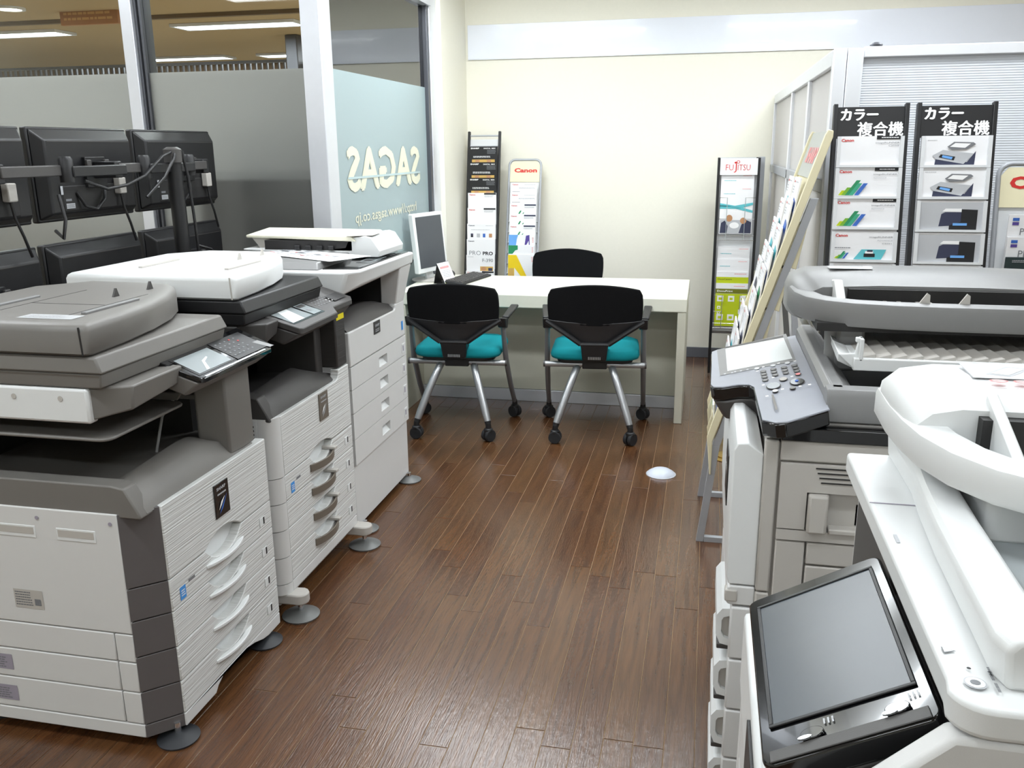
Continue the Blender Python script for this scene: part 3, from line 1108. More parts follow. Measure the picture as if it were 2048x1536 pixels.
    pts_top = [(xf - .30, y0 + .0), (xf - .102, y0 + .0), (xf - .012, y0 + .035), (xf - .012, y0 + fe), (xf - .11, y0 + fe + .02), (xf - .11, y1), (xf - .30, y1)]
    pts_bot = [(xf - .30, y0 + .0), (xf - .102, y0 + .0), (xf - .018, y0 + .036), (xf - .022, y0 + fe), (xf - .12, y0 + fe + .02), (xf - .12, y1), (xf - .30, y1)]
    zlow = [.885, .890, .912, .925, .925, .925, .885]
    part(G().hexa([(p[0], p[1], z + up) for p, z in zip(pts_bot, zlow)], [(p[0], p[1], zs1 - .001) for p in pts_top]), 'scanner_front', mg, t, .005)
    if not one:
        part(G().box(xb, xf - .09, y0 - .006, y0 + .018, zs0, zs1 - .004), 'scanner_side_cover', mg, t, .006)
    # ---- lid under the feeder (two stacked slabs)
    lm = M_GREY if one else M_BLACK
    part(G().hexa([(xb + .02, y0 - .01, zs1), (xf - .062, y0 - .01, zs1), (xf - .062, y1 - .075, zs1), (xb + .02, y1 - .075, zs1)],
                  [(xb + .02, y0 - .014, 1.008 + up), (xf - .055, y0 - .014, 1.008 + up), (xf - .055, y1 - .07, 1.008 + up), (xb + .02, y1 - .07, 1.008 + up)]), 'lid_base', lm, t, .004)
    lid = part(G().hexa([(xb + .015, y0 - .02, 1.009 + up), (xf - .048, y0 - .02, 1.009 + up), (xf - .048, y1 - .065, 1.009 + up), (xb + .015, y1 - .065, 1.009 + up)],
                        [(xb + .02, y0 - .015, 1.047 + up), (xf - .064, y0 - .015, 1.047 + up), (xf - .064, y1 - .07, 1.047 + up), (xb + .02, y1 - .07, 1.047 + up)]), 'lid', lm, t, .005)
    # ---- document feeder with its curved front edge
    am = M_GREY if one else M_WHITE2
    yb = y0 - .022
    plan = [(xb, yb), (xf - .085, yb), (xf - .075, yb + .012), (xf - .085, yb + .16), (xf - .105, yb + .30), (xf - .140, yb + .43), (xf - .19, yb + .54), (xf - .23, yb + .60),
            (xf - .27, yb + .635), (xf - .33, yb + .645), (xf - .54, yb + .645), (xb, yb + .52)]
    rings = []
    for (z, inn) in ((1.049, .012), (1.056, .0), (1.105, .0), (1.116, .006), (1.1215, .018), (1.1235, .045)):
        cxm = sum(p[0] for p in plan) / len(plan)
        cym = sum(p[1] for p in plan) / len(plan)
        r_ = []
        for p in plan:
            d = Vector((cxm - p[0], cym - p[1]))
            d = d / d.length * inn
            r_.append((p[0] + d.x, p[1] + d.y, z + up))
        rings.append(r_)
    adf = part(G().loft(rings), 'document_feeder', am, t, 0, smooth=48)
    # seam, paper guides, tray outline and little stops on the feeder
    top = 1.1235 + up
    sm_ = M_DGREY if one else M_WARM
    g = G().box(xf - .20, xf - .197, yb + .10, yb + .42, top - .0005, top + .0006).box(xf - .42, xf - .20, yb + .245, yb + .248, top - .0005, top + .0006)
    g.box(xf - .42, xf - .417, yb + .10, yb + .46, top - .0005, top + .0006)
    part(g, 'feeder_seam', sm_, adf)
    part(G().box(xf - .175, xf - .160, yb + .12, yb + .33, top - .003, top + .006), 'paper_guide', M_LGREY if one else M_WARM, adf, .002)
    part(G().box(xf - .475, xf - .46, yb + .12, yb + .33, top - .003, top + .006), 'paper_guide', M_LGREY if one else M_WARM, adf, .002)
    for (dx_, dy_) in ((-.265, .36), (-.25, .49)):
        part(G().prism('x', [(yb + dy_, top), (yb + dy_ + .024, top), (yb + dy_ + .016, top + .022), (yb + dy_ + .013, top + .022)], xf + dx_, xf + dx_ + .006), 'paper_stop', sm_, adf)
    # glossy instruction sticker
    f = Face((xf - .30, yb + .055, top - .0004), (1, 0, 0), (0, 1, 0), .0008)
    f.rect(0, 0, .15, .05, M_ACRYL if one else M_PAPER, 'instruction_sticker').lines(.01, .008, .12, .034, 4, INK_LGR)
    f.flush(adf)
    part(G().prism('y', [(xf - .0855, 1.052 + up), (xf - .088, 1.118 + up), (xf - .0925, 1.118 + up), (xf - .0895, 1.052 + up)], yb - .0012, yb + .001), 'feeder_seam', M_DARK if one else M_WARM, adf)
    # ---- control panel
    if one:
        a0, a1, b0, b1 = -1.352, 1.925, -1.243, 2.352
        zA, zB = .985, .937
        poly = [(-1.352, 1.925), (-1.243, 1.945), (-1.236, 1.96), (-1.236, 2.315), (-1.255, 2.345), (-1.36, 2.345)]
        zt_ = lambda x: zA + (x + 1.352) / (.116) * (zB - zA)
        thick = .014
    else:
        poly = [(-1.372, 2.49), (-1.232, 2.50), (-1.225, 2.515), (-1.228, 2.79), (-1.262, 2.835), (-1.262, 3.00), (-1.278, 3.03), (-1.40, 3.03)]
        zt_ = lambda x: 1.002 + (x + 1.372) / .147 * (-.045)
        thick = .020
    a = [(x, y, zt_(x) - thick) for x, y in poly]
    b = [(x, y, zt_(x)) for x, y in poly]
    cp = part(G().hexa(a, b), 'control_panel', M_GLOSSB if one else M_DGREY, t, .003)
    c = [(x + .03 if x > -1.3 else x, y + (.03 if y < 2.1 else 0), zt_(x) - thick - .035) for x, y in poly]
    c = [(min(x, xf - .012) if True else x, y, z) for x, y, z in [(p[0] - .035, p[1], q[2] - .035) for p, q in zip(poly, a)]]
    part(G().hexa(c, [(x - .006, y, z - .0005) for x, y, z in a]), 'panel_underside', mg, t, .004)
    ux = Vector((0, 1, 0))
    uy = (Vector((-1.352, 0, zt_(-1.352))) - Vector((-1.236, 0, zt_(-1.236)))).normalized()
    org = Vector((-1.236, poly[1][1], zt_(-1.236)))
    f = Face(org, ux, uy, .0004)
    if one:
        f.rect(.012, .016, .185, .092, M_GLOSSB, 'screen_bezel').rect(.022, .022, .160, .078, M_LCD, 'touch_screen')
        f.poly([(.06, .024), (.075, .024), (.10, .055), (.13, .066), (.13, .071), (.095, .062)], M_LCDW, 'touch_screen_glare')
        kx, ky, nx, ny = .222, .035, 5, 5
        f.rect(.20, .012, .17, .100, M_BLACK, 'key_field')
        f.poly([(.37, .004), (.395, .004), (.375, .05), (.345, .05)], M_LGREY, 'corner_plate')
        f.poly([(.02, .001), (.34, .001), (.34, .007), (.02, .007)], M_CHROME, 'chrome_edge')
        for ix in range(5):
            for iy in range(5):
                m_ = INK_RED if (ix, iy) in ((3, 4), (4, 3)) else INK_GRY
                f.ell(.216 + ix * .024, .030 + iy * .016, .0045, .0026, m_, 'key')
    else:
        f.rect(.018, .022, .235, .094, M_GLOSSB, 'screen_bezel').rect(.026, .030, .142, .078, M_LCD, 'touch_screen')
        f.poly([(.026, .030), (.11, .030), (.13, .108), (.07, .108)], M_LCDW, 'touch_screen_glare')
        f.rect(.180, .030, .062, .078, M_LCD, 'menu_keys')
        f.rect(.185, .085, .05, .018, M_DARK, 'menu_text').rect(.195, .055, .02, .012, INK_GRY, 'menu_text')
        for ix in range(6):
            for iy in range(5):
                m_ = INK_RED if (ix, iy) in ((2, 4), (4, 4)) else (INK_WHT if iy < 2 and ix > 3 else INK_GRY)
                f.ell(.285 + ix * .022, .060 + iy * .014, .0036, .0024, m_, 'key')
        f.rect(.40, .05, .10, .045, M_DARK, 'key_field')
    f.flush(cp)
    if not one:
        g = G()
        for k in range(14):
            z = .665 - k * .013
            g.box(cx - .05, cx - .012, y0 - .0012, y0 + .001, z, z + .006)
        part(g, 'air_vent', M_DARK, t)
    return t


sharp_copier(1)
sharp_copier(2)


# ------------------------------------------------------------------ third machine: plain drawers, platen lid ajar, sheet on top
def third_copier():
    y0, y1, xf, xb = 3.055, 3.692, -1.305, -1.90
    t = thing('multifunction_copier', 'all-white multifunction copier with small drawer grips and a printed sheet on its scanner', 'copier', (-1.6, 3.37, 0))
    L = [.836, .69, .60, .505, .40, .292, .03]
    part(G().box(xb, xf - .028, y0 + .01, y1 - .01, .04, .83), 'body_core', M_WARM, t, .004)
    part(G().box(xb, xf - .02, y0, y0 + .02, .03, .83), 'side_panel', M_WHITE, t, .004)
    part(G().box(xb, xf - .02, y1 - .02, y1, .03, .83), 'side_panel', M_WHITE, t, .004)
    # top door rises at its far end into the column
    pts = [(y0, L[1] + .0015), (y1, L[1] + .0015), (y1, L[0] + .014), (y1 - .105, L[0] + .014)] + arc2(y1 - .135, L[0] + .008, .02, 0, -90, 4) + [(y0, L[0] - .008)]
    door = part(G().prism('x', pts, xf - .03, xf), 'front_door', M_WHITE, t, .005)
    p = at_x(753, 652, xf)
    bd = part(G().box(xf + .0002, xf + .003, p.y - .035, p.y + .035, p.z - .03, p.z + .022), 'badge', M_DGREY, door, .001)
    f = Face((xf + .003, p.y - .035, p.z - .03), (0, 1, 0), (0, 0, 1))
    f.text('SHARP', .012, .030, .010, INK_LGR, .046, bold=.03).lines(.012, .008, .046, .014, 2, INK_LGR)
    f.flush(bd)
    f = Face((xf, y1 - .06, L[1] + .02), (0, 1, 0), (0, 0, 1))
    f.rect(.01, .01, .022, .04, M_LBLUE, 'blue_sticker')
    f.flush(door)
    for i in range(1, 5):
        z1, z0 = L[i] - .0015, L[i + 1] + .0015
        yc = (y0 + y1) / 2 + .03
        h0, h1 = yc - .048, yc + .048
        zc = (z0 + z1) / 2
        g = G().box(xf - .03, xf, y0, h0, z0, z1).box(xf - .03, xf, h1, y1, z0, z1).box(xf - .03, xf, h0, h1, z0, zc - .026).box(xf - .03, xf, h0, h1, zc + .016, z1)
        d = part(g, 'drawer', M_WHITE, t, .0)
        part(G().prism('y', [(xf - .0305, zc - .026), (xf - .004, zc - .026), (xf - .028, zc + .0), (xf - .028, zc + .016), (xf - .0305, zc + .016)], h0, h1), 'drawer_grip', M_WHITE2, d)
        w = part(G().box(xf + .0002, xf + .002, y1 - .055, y1 - .022, zc - .03, zc + .012), 'paper_gauge', M_WHITE2, d, .0008)
        part(G().box(xf + .002, xf + .0026, y1 - .047, y1 - .034, zc - .02, zc + .004), 'gauge_window', M_LABEL, w)
    part(G().box(xf - .03, xf - .010, y0, y1, .03, L[5] - .0015), 'base_front', M_WHITE, t, .003)
    part(G().box(xb, xf - .04, y0 + .02, y1 - .02, .03, .06), 'base_frame', M_DARK, t)
    for yy in (y0 + .05, y1 - .03):
        foot_pad(t, xf + .002, yy, .055, M_PAD, 0, .04)
    # output tray
    rings = []
    for k in range(11):
        s_ = k / 10
        y = y0 + .004 + (y1 - .11 - y0) * s_
        lip = .055 * math.sin(PI * (.12 + .82 * s_)) ** .7
        rings.append([(xf - .006, y, L[0] - .012), (xf - .010, y, L[0] - .004), (xf - .035, y, L[0] + lip * .7), (xf - .075, y, L[0] + lip), (xf - .16, y, L[0] + .02), (xf - .35, y, L[0] + .012),
                      (xb, y, L[0] + .012), (xb, y, L[0] - .012)])
    part(G().loft(rings), 'output_tray', M_DGREY, t, smooth=60)
    part(G().box(xb, xb + .05, y0, y1, L[0], .985), 'cavity_wall', M_DARK, t)
    part(G().box(xb, xf - .068, y1 - .104, y1 - .03, L[0], 1.0), 'cavity_wall', M_DARK, t)
    # column
    part(G().hexa([(xf - .070, y1 - .105, L[0]), (xf - .003, y1 - .105, L[0]), (xf - .003, y1 - .001, L[0]), (xf - .070, y1 - .001, L[0])],
                  [(xf - .060, y1 - .125, 1.012), (xf + .035, y1 - .125, 1.012), (xf + .040, y1 + .006, 1.012), (xf - .060, y1 + .006, 1.012)]), 'front_column', M_WHITE, t, .006)
    # scanner housing: sloping underside towards the near end
    xs = xf + .052
    a = [(xb, y0 - .02, .935), (xs - .07, y0 - .02, .965), (xs - .02, y0 + .08, 1.000), (xs - .005, y1 + .008, 1.012), (xb, y1 + .008, 1.0)]
    b = [(xb, y0 - .025, 1.062), (xs - .035, y0 - .025, 1.062), (xs, y0 + .02, 1.062), (xs, y1 + .010, 1.062), (xb, y1 + .010, 1.062)]
    part(G().hexa(a, b), 'scanner_body', M_WHITE2, t, .010, 3)
    # black control strip along the front edge
    cp = part(G().prism('z', [(xs - .155, y0 + .03), (xs - .024, y0 + .05), (xs - .018, y0 + .07), (xs - .018, y1 - .015), (xs - .155, y1 - .015)], 1.0615, 1.0655), 'control_panel', M_GLOSSB, t, .001)
    f = Face((xs - .02, y0 + .06, 1.0655), (0, 1, 0), (-1, 0, 0), .0005)
    f.rect(.16, .020, .20, .060, M_LCD, 'touch_screen').rect(.20, .03, .06, .04, M_DARK, 'menu_text')
    for ix in range(20):
        f.ell(.025 + ix * .012, .010, .004, .002, INK_LGR, 'key')
    for ix in range(5):
        for iy in range(5):
            f.ell(.40 + ix * .022, .018 + iy * .016, .006, .004, INK_GRY, 'key')
    f.ell(.56, .05, .008, .006, INK_WHT, 'key')
    f.flush(cp)
    # platen lid slab and the document feeder above it
    part(G().hexa([(xb, y0 - .0, 1.063), (xs - .16, y0 + .0, 1.063), (xs - .16, y1 - .05, 1.063), (xb, y1 - .05, 1.063)],
                  [(xb, y0 + .03, 1.088), (xs - .175, y0 + .03, 1.088), (xs - .175, y1 - .06, 1.094), (xb, y1 - .06, 1.094)]), 'platen_lid', M_LGREY, t, .004)
    adf = part(G().prism('y', [(xb, 1.094), (xs - .135, 1.072), (xs - .045, 1.074), (xs - .040, 1.098), (xs - .075, 1.150), (xs - .10, 1.158), (xs - .17, 1.150), (xs - .19, 1.112), (xs - .3, 1.100), (xb, 1.100)], y1 - .30, y1 - .01), 'document_feeder', M_WHITE2, t, .006, 3)
    part(G().hexa([(xb - .0, y1 - .27, 1.142), (xs - .14, y1 - .31, 1.136), (xs - .10, y1 - .06, 1.146), (xb - .0, y1 - .06, 1.152)],
                  [(xb - .0, y1 - .27, 1.154), (xs - .16, y1 - .31, 1.158), (xs - .12, y1 - .06, 1.164), (xb - .0, y1 - .06, 1.168)]), 'feeder_tray', mat('cream_white_plastic', (236, 234, 214), .45), t, .004)
    part(G().box(xb + .10, xs - .16, y1 - .30, y1 - .08, 1.098, 1.136), 'feeder_inside', M_DARK, adf)
    part(G().prism('y', [(xb + .06, 1.092), (xb + .17, 1.092), (xb + .14, 1.142), (xb + .02, 1.142)], y1 - .26, y1 - .10), 'feeder_flap', M_WARM, adf, .004)
    for k in range(4):
        part(G().box(xs - .26 - k * .05, xs - .235 - k * .05, y1 - .315, y1 - .301, 1.10, 1.118), 'feed_roller', M_BLACK, adf, .003)
    for (dx, h) in ((.19, .018), (.27, .010)):
        part(G().prism('y', [(xb + dx, 1.160), (xb + dx + .02, 1.160), (xb + dx + .010, 1.160 + h), (xb + dx + .006, 1.160 + h)], y1 - .22, y1 - .215), 'paper_stop', M_WHITE2, adf)
    part(G().prism('z', [(xs - .18, y1 - .33), (xs - .075, y1 - .28), (xs - .085, y1 - .16), (xs - .16, y1 - .18)], 1.1585, 1.1595), 'feeder_window', M_WARM, adf)
    # sheet of paper lying on the lid and hanging towards the front
    sh = thing('printed_sheet', 'printed white paper sheet lying on the open scanner of the all-white copier', 'paper', (xs - .30, y0 + .12, 1.089))
    P_ = [Vector((xs - .50, y0 + .32, 1.0935)), Vector((xs - .415, y0 + .012, 1.0935)), Vector((xs - .155, y0 + .115, 1.075)), Vector((xs - .085, y0 + .295, 1.071)), Vector((xs - .24, y0 + .36, 1.0935))]
    A = at_z(670 - 0, 0, 1) if False else None
    n_ = Vector((0.05, 0, 1)).normalized()
    q0, q1, q2, q3 = Vector((xs - .545, y0 + .23, 1.0955)), Vector((xs - .130, y0 + .045, 1.0905)), Vector((xs - .045, y0 + .255, 1.088)), Vector((xs - .43, y0 + .36, 1.0965))
    part(G().slab([q0, q1, q2, q3], (0, 0, 1), .0008), 'page', M_PAPER, sh)
    ux = (q1 - q0).normalized()
    uy = (q3 - q0)
    uy = (uy - ux * uy.dot(ux)).normalized()
    f = Face(q0 + Vector((0, 0, .001)), ux, uy, .0009)
    for k in range(4):
        f.lines(.03 + k * .10, .04, .08, .13, 5, INK_LGR)
        f.rect(.04 + k * .09, .05 + (k % 2) * .05, .03, .008, INK_RED, 'printed_heading')
        f.rect(.05 + k * .10, .10, .04, .012, INK_GRY, 'printed_block')
    f.flush(sh)


third_copier()


# ------------------------------------------------------------------ bank of monitors on arms, seen from behind
def monitor_bank():
    X = -2.27
    rows = [(1.258, 1.585, [(2.10, 2.655), (2.685, 3.225), (3.262, 3.845)]), (.855, 1.182, [(2.10, 2.655), (2.685, 3.225), (3.262, 3.845)])]
    names = [['near', 'middle', 'far'], ['near', 'middle', 'far']]
    lab = [['black monitor seen from behind, upper row, at the end away from the glass corner', 'black monitor seen from behind, upper row, left of the arm pole', 'black monitor seen from behind, upper row, at the end by the glass corner post'],
           ['black monitor seen from behind, lower row, at the end away from the glass corner', 'black monitor seen from behind, lower row, behind the grey copier', 'black monitor seen from behind, lower row, under the one by the glass corner post']]
    for r, (z0, z1, cols) in enumerate(rows):
        for c, (a, b) in enumerate(cols):
            t = thing('monitor', lab[r][c], 'monitor', (X, (a + b) / 2, z0), group='monitors on the arm stand')
            part(G().box(X - .035, X - .008, a, b, z0, z1), 'bezel', M_BLACK, t, .006)
            # bulging back shell: chamfered upper strip, flat middle, sunk lower part
            zc = z1 - .045
            back = G().hexa([(X - .008, a + .005, z0 + .008), (X - .008, b - .005, z0 + .008), (X - .008, b - .005, z1 - .005), (X - .008, a + .005, z1 - .005)],
                            [(X + .030, a + .035, z0 + .03), (X + .030, b - .035, z0 + .03), (X + .030, b - .035, zc), (X + .030, a + .035, zc)])
            sh = part(back, 'back_shell', M_BLACK, t, .006)
            part(G().box(X + .012, X + .032, a + .09, b - .09, z0 + .035, z0 + .125), 'connector_bay', M_DARK, sh, .004)
            part(G().box(X + .0300, X + .0318, a + .045, b - .045, zc - .006, zc - .003), 'shell_crease', M_DGREY, sh)
            part(G().box(X + .028, X + .045, (a + b) / 2 - .055, (a + b) / 2 + .055, (z0 + z1) / 2 - .05, (z0 + z1) / 2 + .06), 'mount_plate', M_BLACK, t, .003)
            if r == 0:
                f = Face((X + .0325, a + .10, z0 + .045), (0, 1, 0), (0, 0, 1))
                f.rect(0, 0, .045, .018, INK_LGR, 'rating_sticker').rect(.0, .026, .03, .008, INK_GRY, 'printed_text').rect(-.02, .05, .012, .03, INK_LGR, 'rating_sticker').lines(.002, .003, .04, .012, 3, INK_GRY)
                f.flush(sh)
                # plug with lead
                pl = part(G().box(X + .032, X + .060, b - .165, b - .125, z0 + .085, z0 + .145), 'white_plug', M_WARM, t, .004)
                part(G().tube([(X + .046, b - .145, z0 + .086), (X + .05, b - .14, z0 + .03), (X + .055, b - .12, z0 - .03), (X + .05, b - .09, z0 - .10)], .005, 8), 'lead', M_BLACK, pl)
                part(G().tube([(X + .034, a + .16, z0 + .10), (X + .05, a + .18, z0 + .05), (X + .05, a + .24, z0 + .035), (X + .05, a + .29, z0 + .07), (X + .04, a + .31, z0 + .10)], .006, 8), 'lead', M_BLACK, pl)
            # two vesa lugs
            for k in (-.05, .05):
                part(G().box(X + .045, X + .058, (a + b) / 2 + k - .012, (a + b) / 2 + k + .012, (z0 + z1) / 2 + .02, (z0 + z1) / 2 + .05), 'mount_screw', M_DGREY, t, .003)
    st = thing('monitor_arm_stand', 'black pole stand with jointed arms carrying the bank of monitors', 'monitor stand', (-2.10, 3.27, 0))
    part(G().tube([(-2.10, 3.26, 1.50), (-2.10, 3.27, .7), (-2.10, 3.28, .04)], .030, 16), 'pole', M_BLACK, st, .0)
    part(G().lathe([(.001, 0), (.16, 0), (.16, .025), (.05, .05), (.001, .05)], (-2.10, 3.28, 0), 28), 'base', M_BLACK, st)
    part(G().lathe([(.036, 0), (.036, .05), (.02, .06), (.001, .06)], (-2.10, 3.26, 1.455), 16), 'pole_collar', M_DGREY, st)
    zc = 1.435
    for (ya, yb_, ym) in ((3.27, 3.55, 3.553), (3.25, 2.955, 2.955), (2.955, 2.378, 2.378)):
        d = 1 if yb_ > ya else -1
        mid = (ya + yb_) / 2
        a = part(G().box(-2.125, -2.095, min(ya, mid), max(ya, mid), zc - .018, zc + .018), 'arm', M_BLACK, st, .004)
        part(G().box(-2.155, -2.125, min(mid, yb_), max(mid, yb_), zc - .014, zc + .022), 'arm', M_DGREY, st, .004)
        part(G().lathe([(.001, 0), (.024, 0), (.024, .075), (.018, .085), (.001, .085)], (-2.125, mid, zc - .035), 16), 'joint', M_BLACK, a)
        part(G().box(X + .046, -2.13, yb_ - .02, yb_ + .02, zc - .03, zc + .03), 'arm_head', M_BLACK, a, .004)
    zc = 1.03
    part(G().box(-2.155, -2.095, 2.378, 3.56, zc - .018, zc + .018), 'arm', M_BLACK, st, .004)
    for yy in (2.378, 2.955, 3.553):
        part(G().box(X + .046, -2.13, yy - .02, yy + .02, zc - .03, zc + .03), 'arm_head', M_BLACK, st, .004)
    cables = [[(-2.09, 3.25, 1.50), (-2.08, 3.16, 1.48), (-2.09, 3.05, 1.41), (-2.10, 2.95, 1.38), (-2.11, 2.85, 1.37), (-2.13, 2.76, 1.40)],
              [(-2.07, 3.28, 1.50), (-2.06, 3.29, 1.40), (-2.055, 3.30, 1.2), (-2.055, 3.31, 1.0), (-2.06, 3.33, .8)],
              [(-2.085, 3.26, 1.51), (-2.07, 3.22, 1.47), (-2.075, 3.15, 1.40), (-2.10, 3.06, 1.33)],
              [(-2.06, 3.31, 1.12), (-2.03, 3.36, 1.10), (-2.04, 3.40, 1.05), (-2.05, 3.42, .98)],
              [(-2.13, 2.62, 1.36), (-2.10, 2.60, 1.28), (-2.10, 2.58, 1.22), (-2.16, 2.62, 1.24)]]
    for pts in cables:
        part(G().tube(pts, .006, 8), 'cable', M_BLACK, st, smooth=80)


monitor_bank()
# ================================================================== desk, chairs, small things
def desk():
    t = thing('reception_desk', 'long cream consultation desk with thick top and metal kick plate', 'desk', (-.95, 5.1, 0))
    x0, x1, y0, y1, zt = -1.732, -.083, 4.772, 5.505, .705
    part(G().box(x0, x1, y0, y1, zt - .076, zt), 'desktop', M_DESK, t, .006, 3)
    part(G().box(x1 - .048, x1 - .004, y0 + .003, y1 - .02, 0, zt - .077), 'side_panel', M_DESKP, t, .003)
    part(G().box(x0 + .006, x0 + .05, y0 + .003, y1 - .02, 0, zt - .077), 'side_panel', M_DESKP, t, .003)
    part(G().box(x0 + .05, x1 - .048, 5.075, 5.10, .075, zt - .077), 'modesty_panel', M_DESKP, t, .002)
    part(G().box(x0 + .05, x1 - .048, 5.069, 5.098, .0, .073), 'kick_plate', M_ALU, t, .002)
    return t


desk()


def chair_proto():
    """nesting chair, origin on the floor under the seat centre, sitter faces +y"""
    t = thing('nesting_chair', 'x', 'chair', (0, 0, 0), local=True, group='black and teal nesting chairs at the desk')
    # seat pan and cushion
    seat = []
    for (z, k) in ((.418, .90), (.424, .98), (.440, 1.0), (.464, .97), (.476, .86), (.478, .55)):
        seat.append([(p[0] * k, p[1] * k + .075, z) for p in rrect(-.235, .235, -.215, .205, .085, 6)])
    part(G().loft(seat), 'seat', M_TEAL, t, smooth=60)
    part(G().prism('z', rrect(-.20, .20, -.10, .225, .06, 5), .398, .42), 'seat_pan', M_BLACK, t, .004)
    # backrest: rounded mesh shield, curved in plan
    def bx(u, v):
        # u -1..1 across, v 0..1 up
        w = .238 + .006 * math.sin(PI * v)
        top = .80 + .028 * (1 - u * u)
        bot = .628 - .018 * (1 - u * u)
        z = bot + (top - bot) * v
        y = -.155 - .035 * v + .035 * u * u
        edge = 1 - .05 * max(0, (v - .8) / .2) ** 2
        return (w * u * edge, y, z)
    n, m = 14, 6
    front = [[bx(-1 + 2 * i / n, j / m) for i in range(n + 1)] for j in range(m + 1)]
    vs_, fs_ = [], []
    for side, dy in ((0, .0), (1, -.026)):
        for j in range(m + 1):
            for i in range(n + 1):
                p = front[j][i]
                vs_.append((p[0], p[1] + dy, p[2]))
    N = (n + 1) * (m + 1)
    idx = lambda s_, j, i: s_ * N + j * (n + 1) + i
    for s_ in (0, 1):
        for j in range(m):
            for i in range(n):
                fs_.append((idx(s_, j, i), idx(s_, j, i + 1), idx(s_, j + 1, i + 1), idx(s_, j + 1, i)))
    for i in range(n):
        fs_.append((idx(0, 0, i), idx(0, 0, i + 1), idx(1, 0, i + 1), idx(1, 0, i)))
        fs_.append((idx(0, m, i), idx(0, m, i + 1), idx(1, m, i + 1), idx(1, m, i)))
    for j in range(m):
        fs_.append((idx(0, j, 0), idx(0, j + 1, 0), idx(1, j + 1, 0), idx(1, j, 0)))
        fs_.append((idx(0, j, n), idx(0, j + 1, n), idx(1, j + 1, n), idx(1, j, n)))
    part(G().add(vs_, fs_), 'backrest', M_MESH, t, .006, 3)
    # lower plastic shell: a trapezoid that narrows to the spine
    shell = []
    for k in range(7):
        s_ = k / 6
        w = .246 - (.246 - .070) * s_
        z = .640 - .130 * s_
        y = -.168 + .028 * s_
        shell.append((w, y, z))
    vs_, fs_ = [], []
    n = 10
    for s_ in (0, 1):
        for (w, y, z) in shell:
            for i in range(n + 1):
                u = -1 + 2 * i / n
                vs_.append((w * u, y + .03 * u * u * (w / .246) + (-.016 if s_ else 0), z - (.012 * (1 - u * u) if z > .6 else 0)))
    N = len(shell) * (n + 1)
    for s_ in (0, 1):
        for j in range(len(shell) - 1):
            for i in range(n):
                a = s_ * N + j * (n + 1) + i
                fs_.append((a, a + 1, a + n + 2, a + n + 1))
    M_ = len(shell) - 1
    for i in range(n):
        fs_.append((i, i + 1, N + i + 1, N + i))
        a = M_ * (n + 1) + i
        fs_.append((a, a + 1, N + a + 1, N + a))
    for j in range(M_):
        for i in (0, n):
            a = j * (n + 1) + i
            b = a + n + 1
            fs_.append((a, b, N + b, N + a))
    sh = part(G().add(vs_, fs_), 'back_shell', mat('satin_black', (38, 38, 40), .4), t, .004)
    # raised rim of the shell
    for s_ in (-1, 1):
        part(G().tube([(s_ * .252, -.150, .632), (s_ * .16, -.168, .575), (s_ * .072, -.160, .512)], .013, 8), 'shell_rim', M_BLACK, sh)
    part(G().tube([(-.072, -.160, .512), (.072, -.160, .512)], .013, 8), 'shell_rim', M_BLACK, sh)
    sp = part(G().hexa([(-.062, -.155, .425), (.062, -.155, .425), (.062, -.03, .425), (-.062, -.03, .425)], [(-.072, -.172, .515), (.072, -.172, .515), (.072, -.10, .50), (-.072, -.10, .50)]), 'spine_block', M_BLACK, t, .006)
    g = G()
    for k in range(8):
        g.box(-.032 + k * .0085, -.027 + k * .0085, -.1635, -.155, .432, .446)
    part(g, 'spring_grille', M_SILVER, sp)
    # cross tube under the seat
    part(G().tube([(-.262, -.075, .386), (.262, -.075, .386)], .0155, 12), 'cross_tube', M_SILVER, t)
    for s_ in (-1, 1):
        part(G().tube([(s_ * .262, -.075, .386), (s_ * .272, -.075, .386)], .0175, 12), 'tube_cap', M_DGREY, t)
    part(G().box(-.065, .065, -.100, -.045, .366, .412), 'tube_clamp', M_BLACK, t, .005)
    # rear legs: silver tubes sweeping back and out from under the seat
    def caster(par, x, y, a):
        c = part(G().lathe([(.013, .060), (.016, .075), (.013, .098), (.001, .098)], (x, y, 0), 12), 'caster_stem', M_BLACK, par)
        ca, sa = math.cos(a), math.sin(a)
        for k in (-1, 1):
            ring = []
            for d in (.004, .024):
                ring.append([(x + (k * d) * -sa + .033 * math.cos(2 * PI * i / 16) * ca, y + (k * d) * ca + .033 * math.cos(2 * PI * i / 16) * sa, .034 + .033 * math.sin(2 * PI * i / 16)) for i in range(16)])
            part(G().loft(ring), 'wheel', M_RUBBER, c, .003)
        part(G().lathe([(.019, .04), (.026, .055), (.024, .068), (.012, .076), (.001, .076)], (x, y, 0), 12), 'hood', M_BLACK, c)
    for s_ in (-1, 1):
        pts = []
        for k in range(9):
            u = k / 8
            pts.append((s_ * (.085 + .105 * u ** 1.1), -.055 - .18 * u ** .8, .385 - .28 * u ** 1.25))
        lg = part(G().tube(pts, [.020] * 8 + [.0175], 12, sx=1.0), 'rear_leg', M_SILVER, t, smooth=70)
        e = pts[-1]
        part(G().tube([e, (e[0] + s_ * .004, e[1] - .008, .085)], [.0185, .014], 10), 'leg_ferrule', M_BLACK, lg)
        caster(t, e[0] + s_ * .005, e[1] - .010, .5 * s_ + .4)
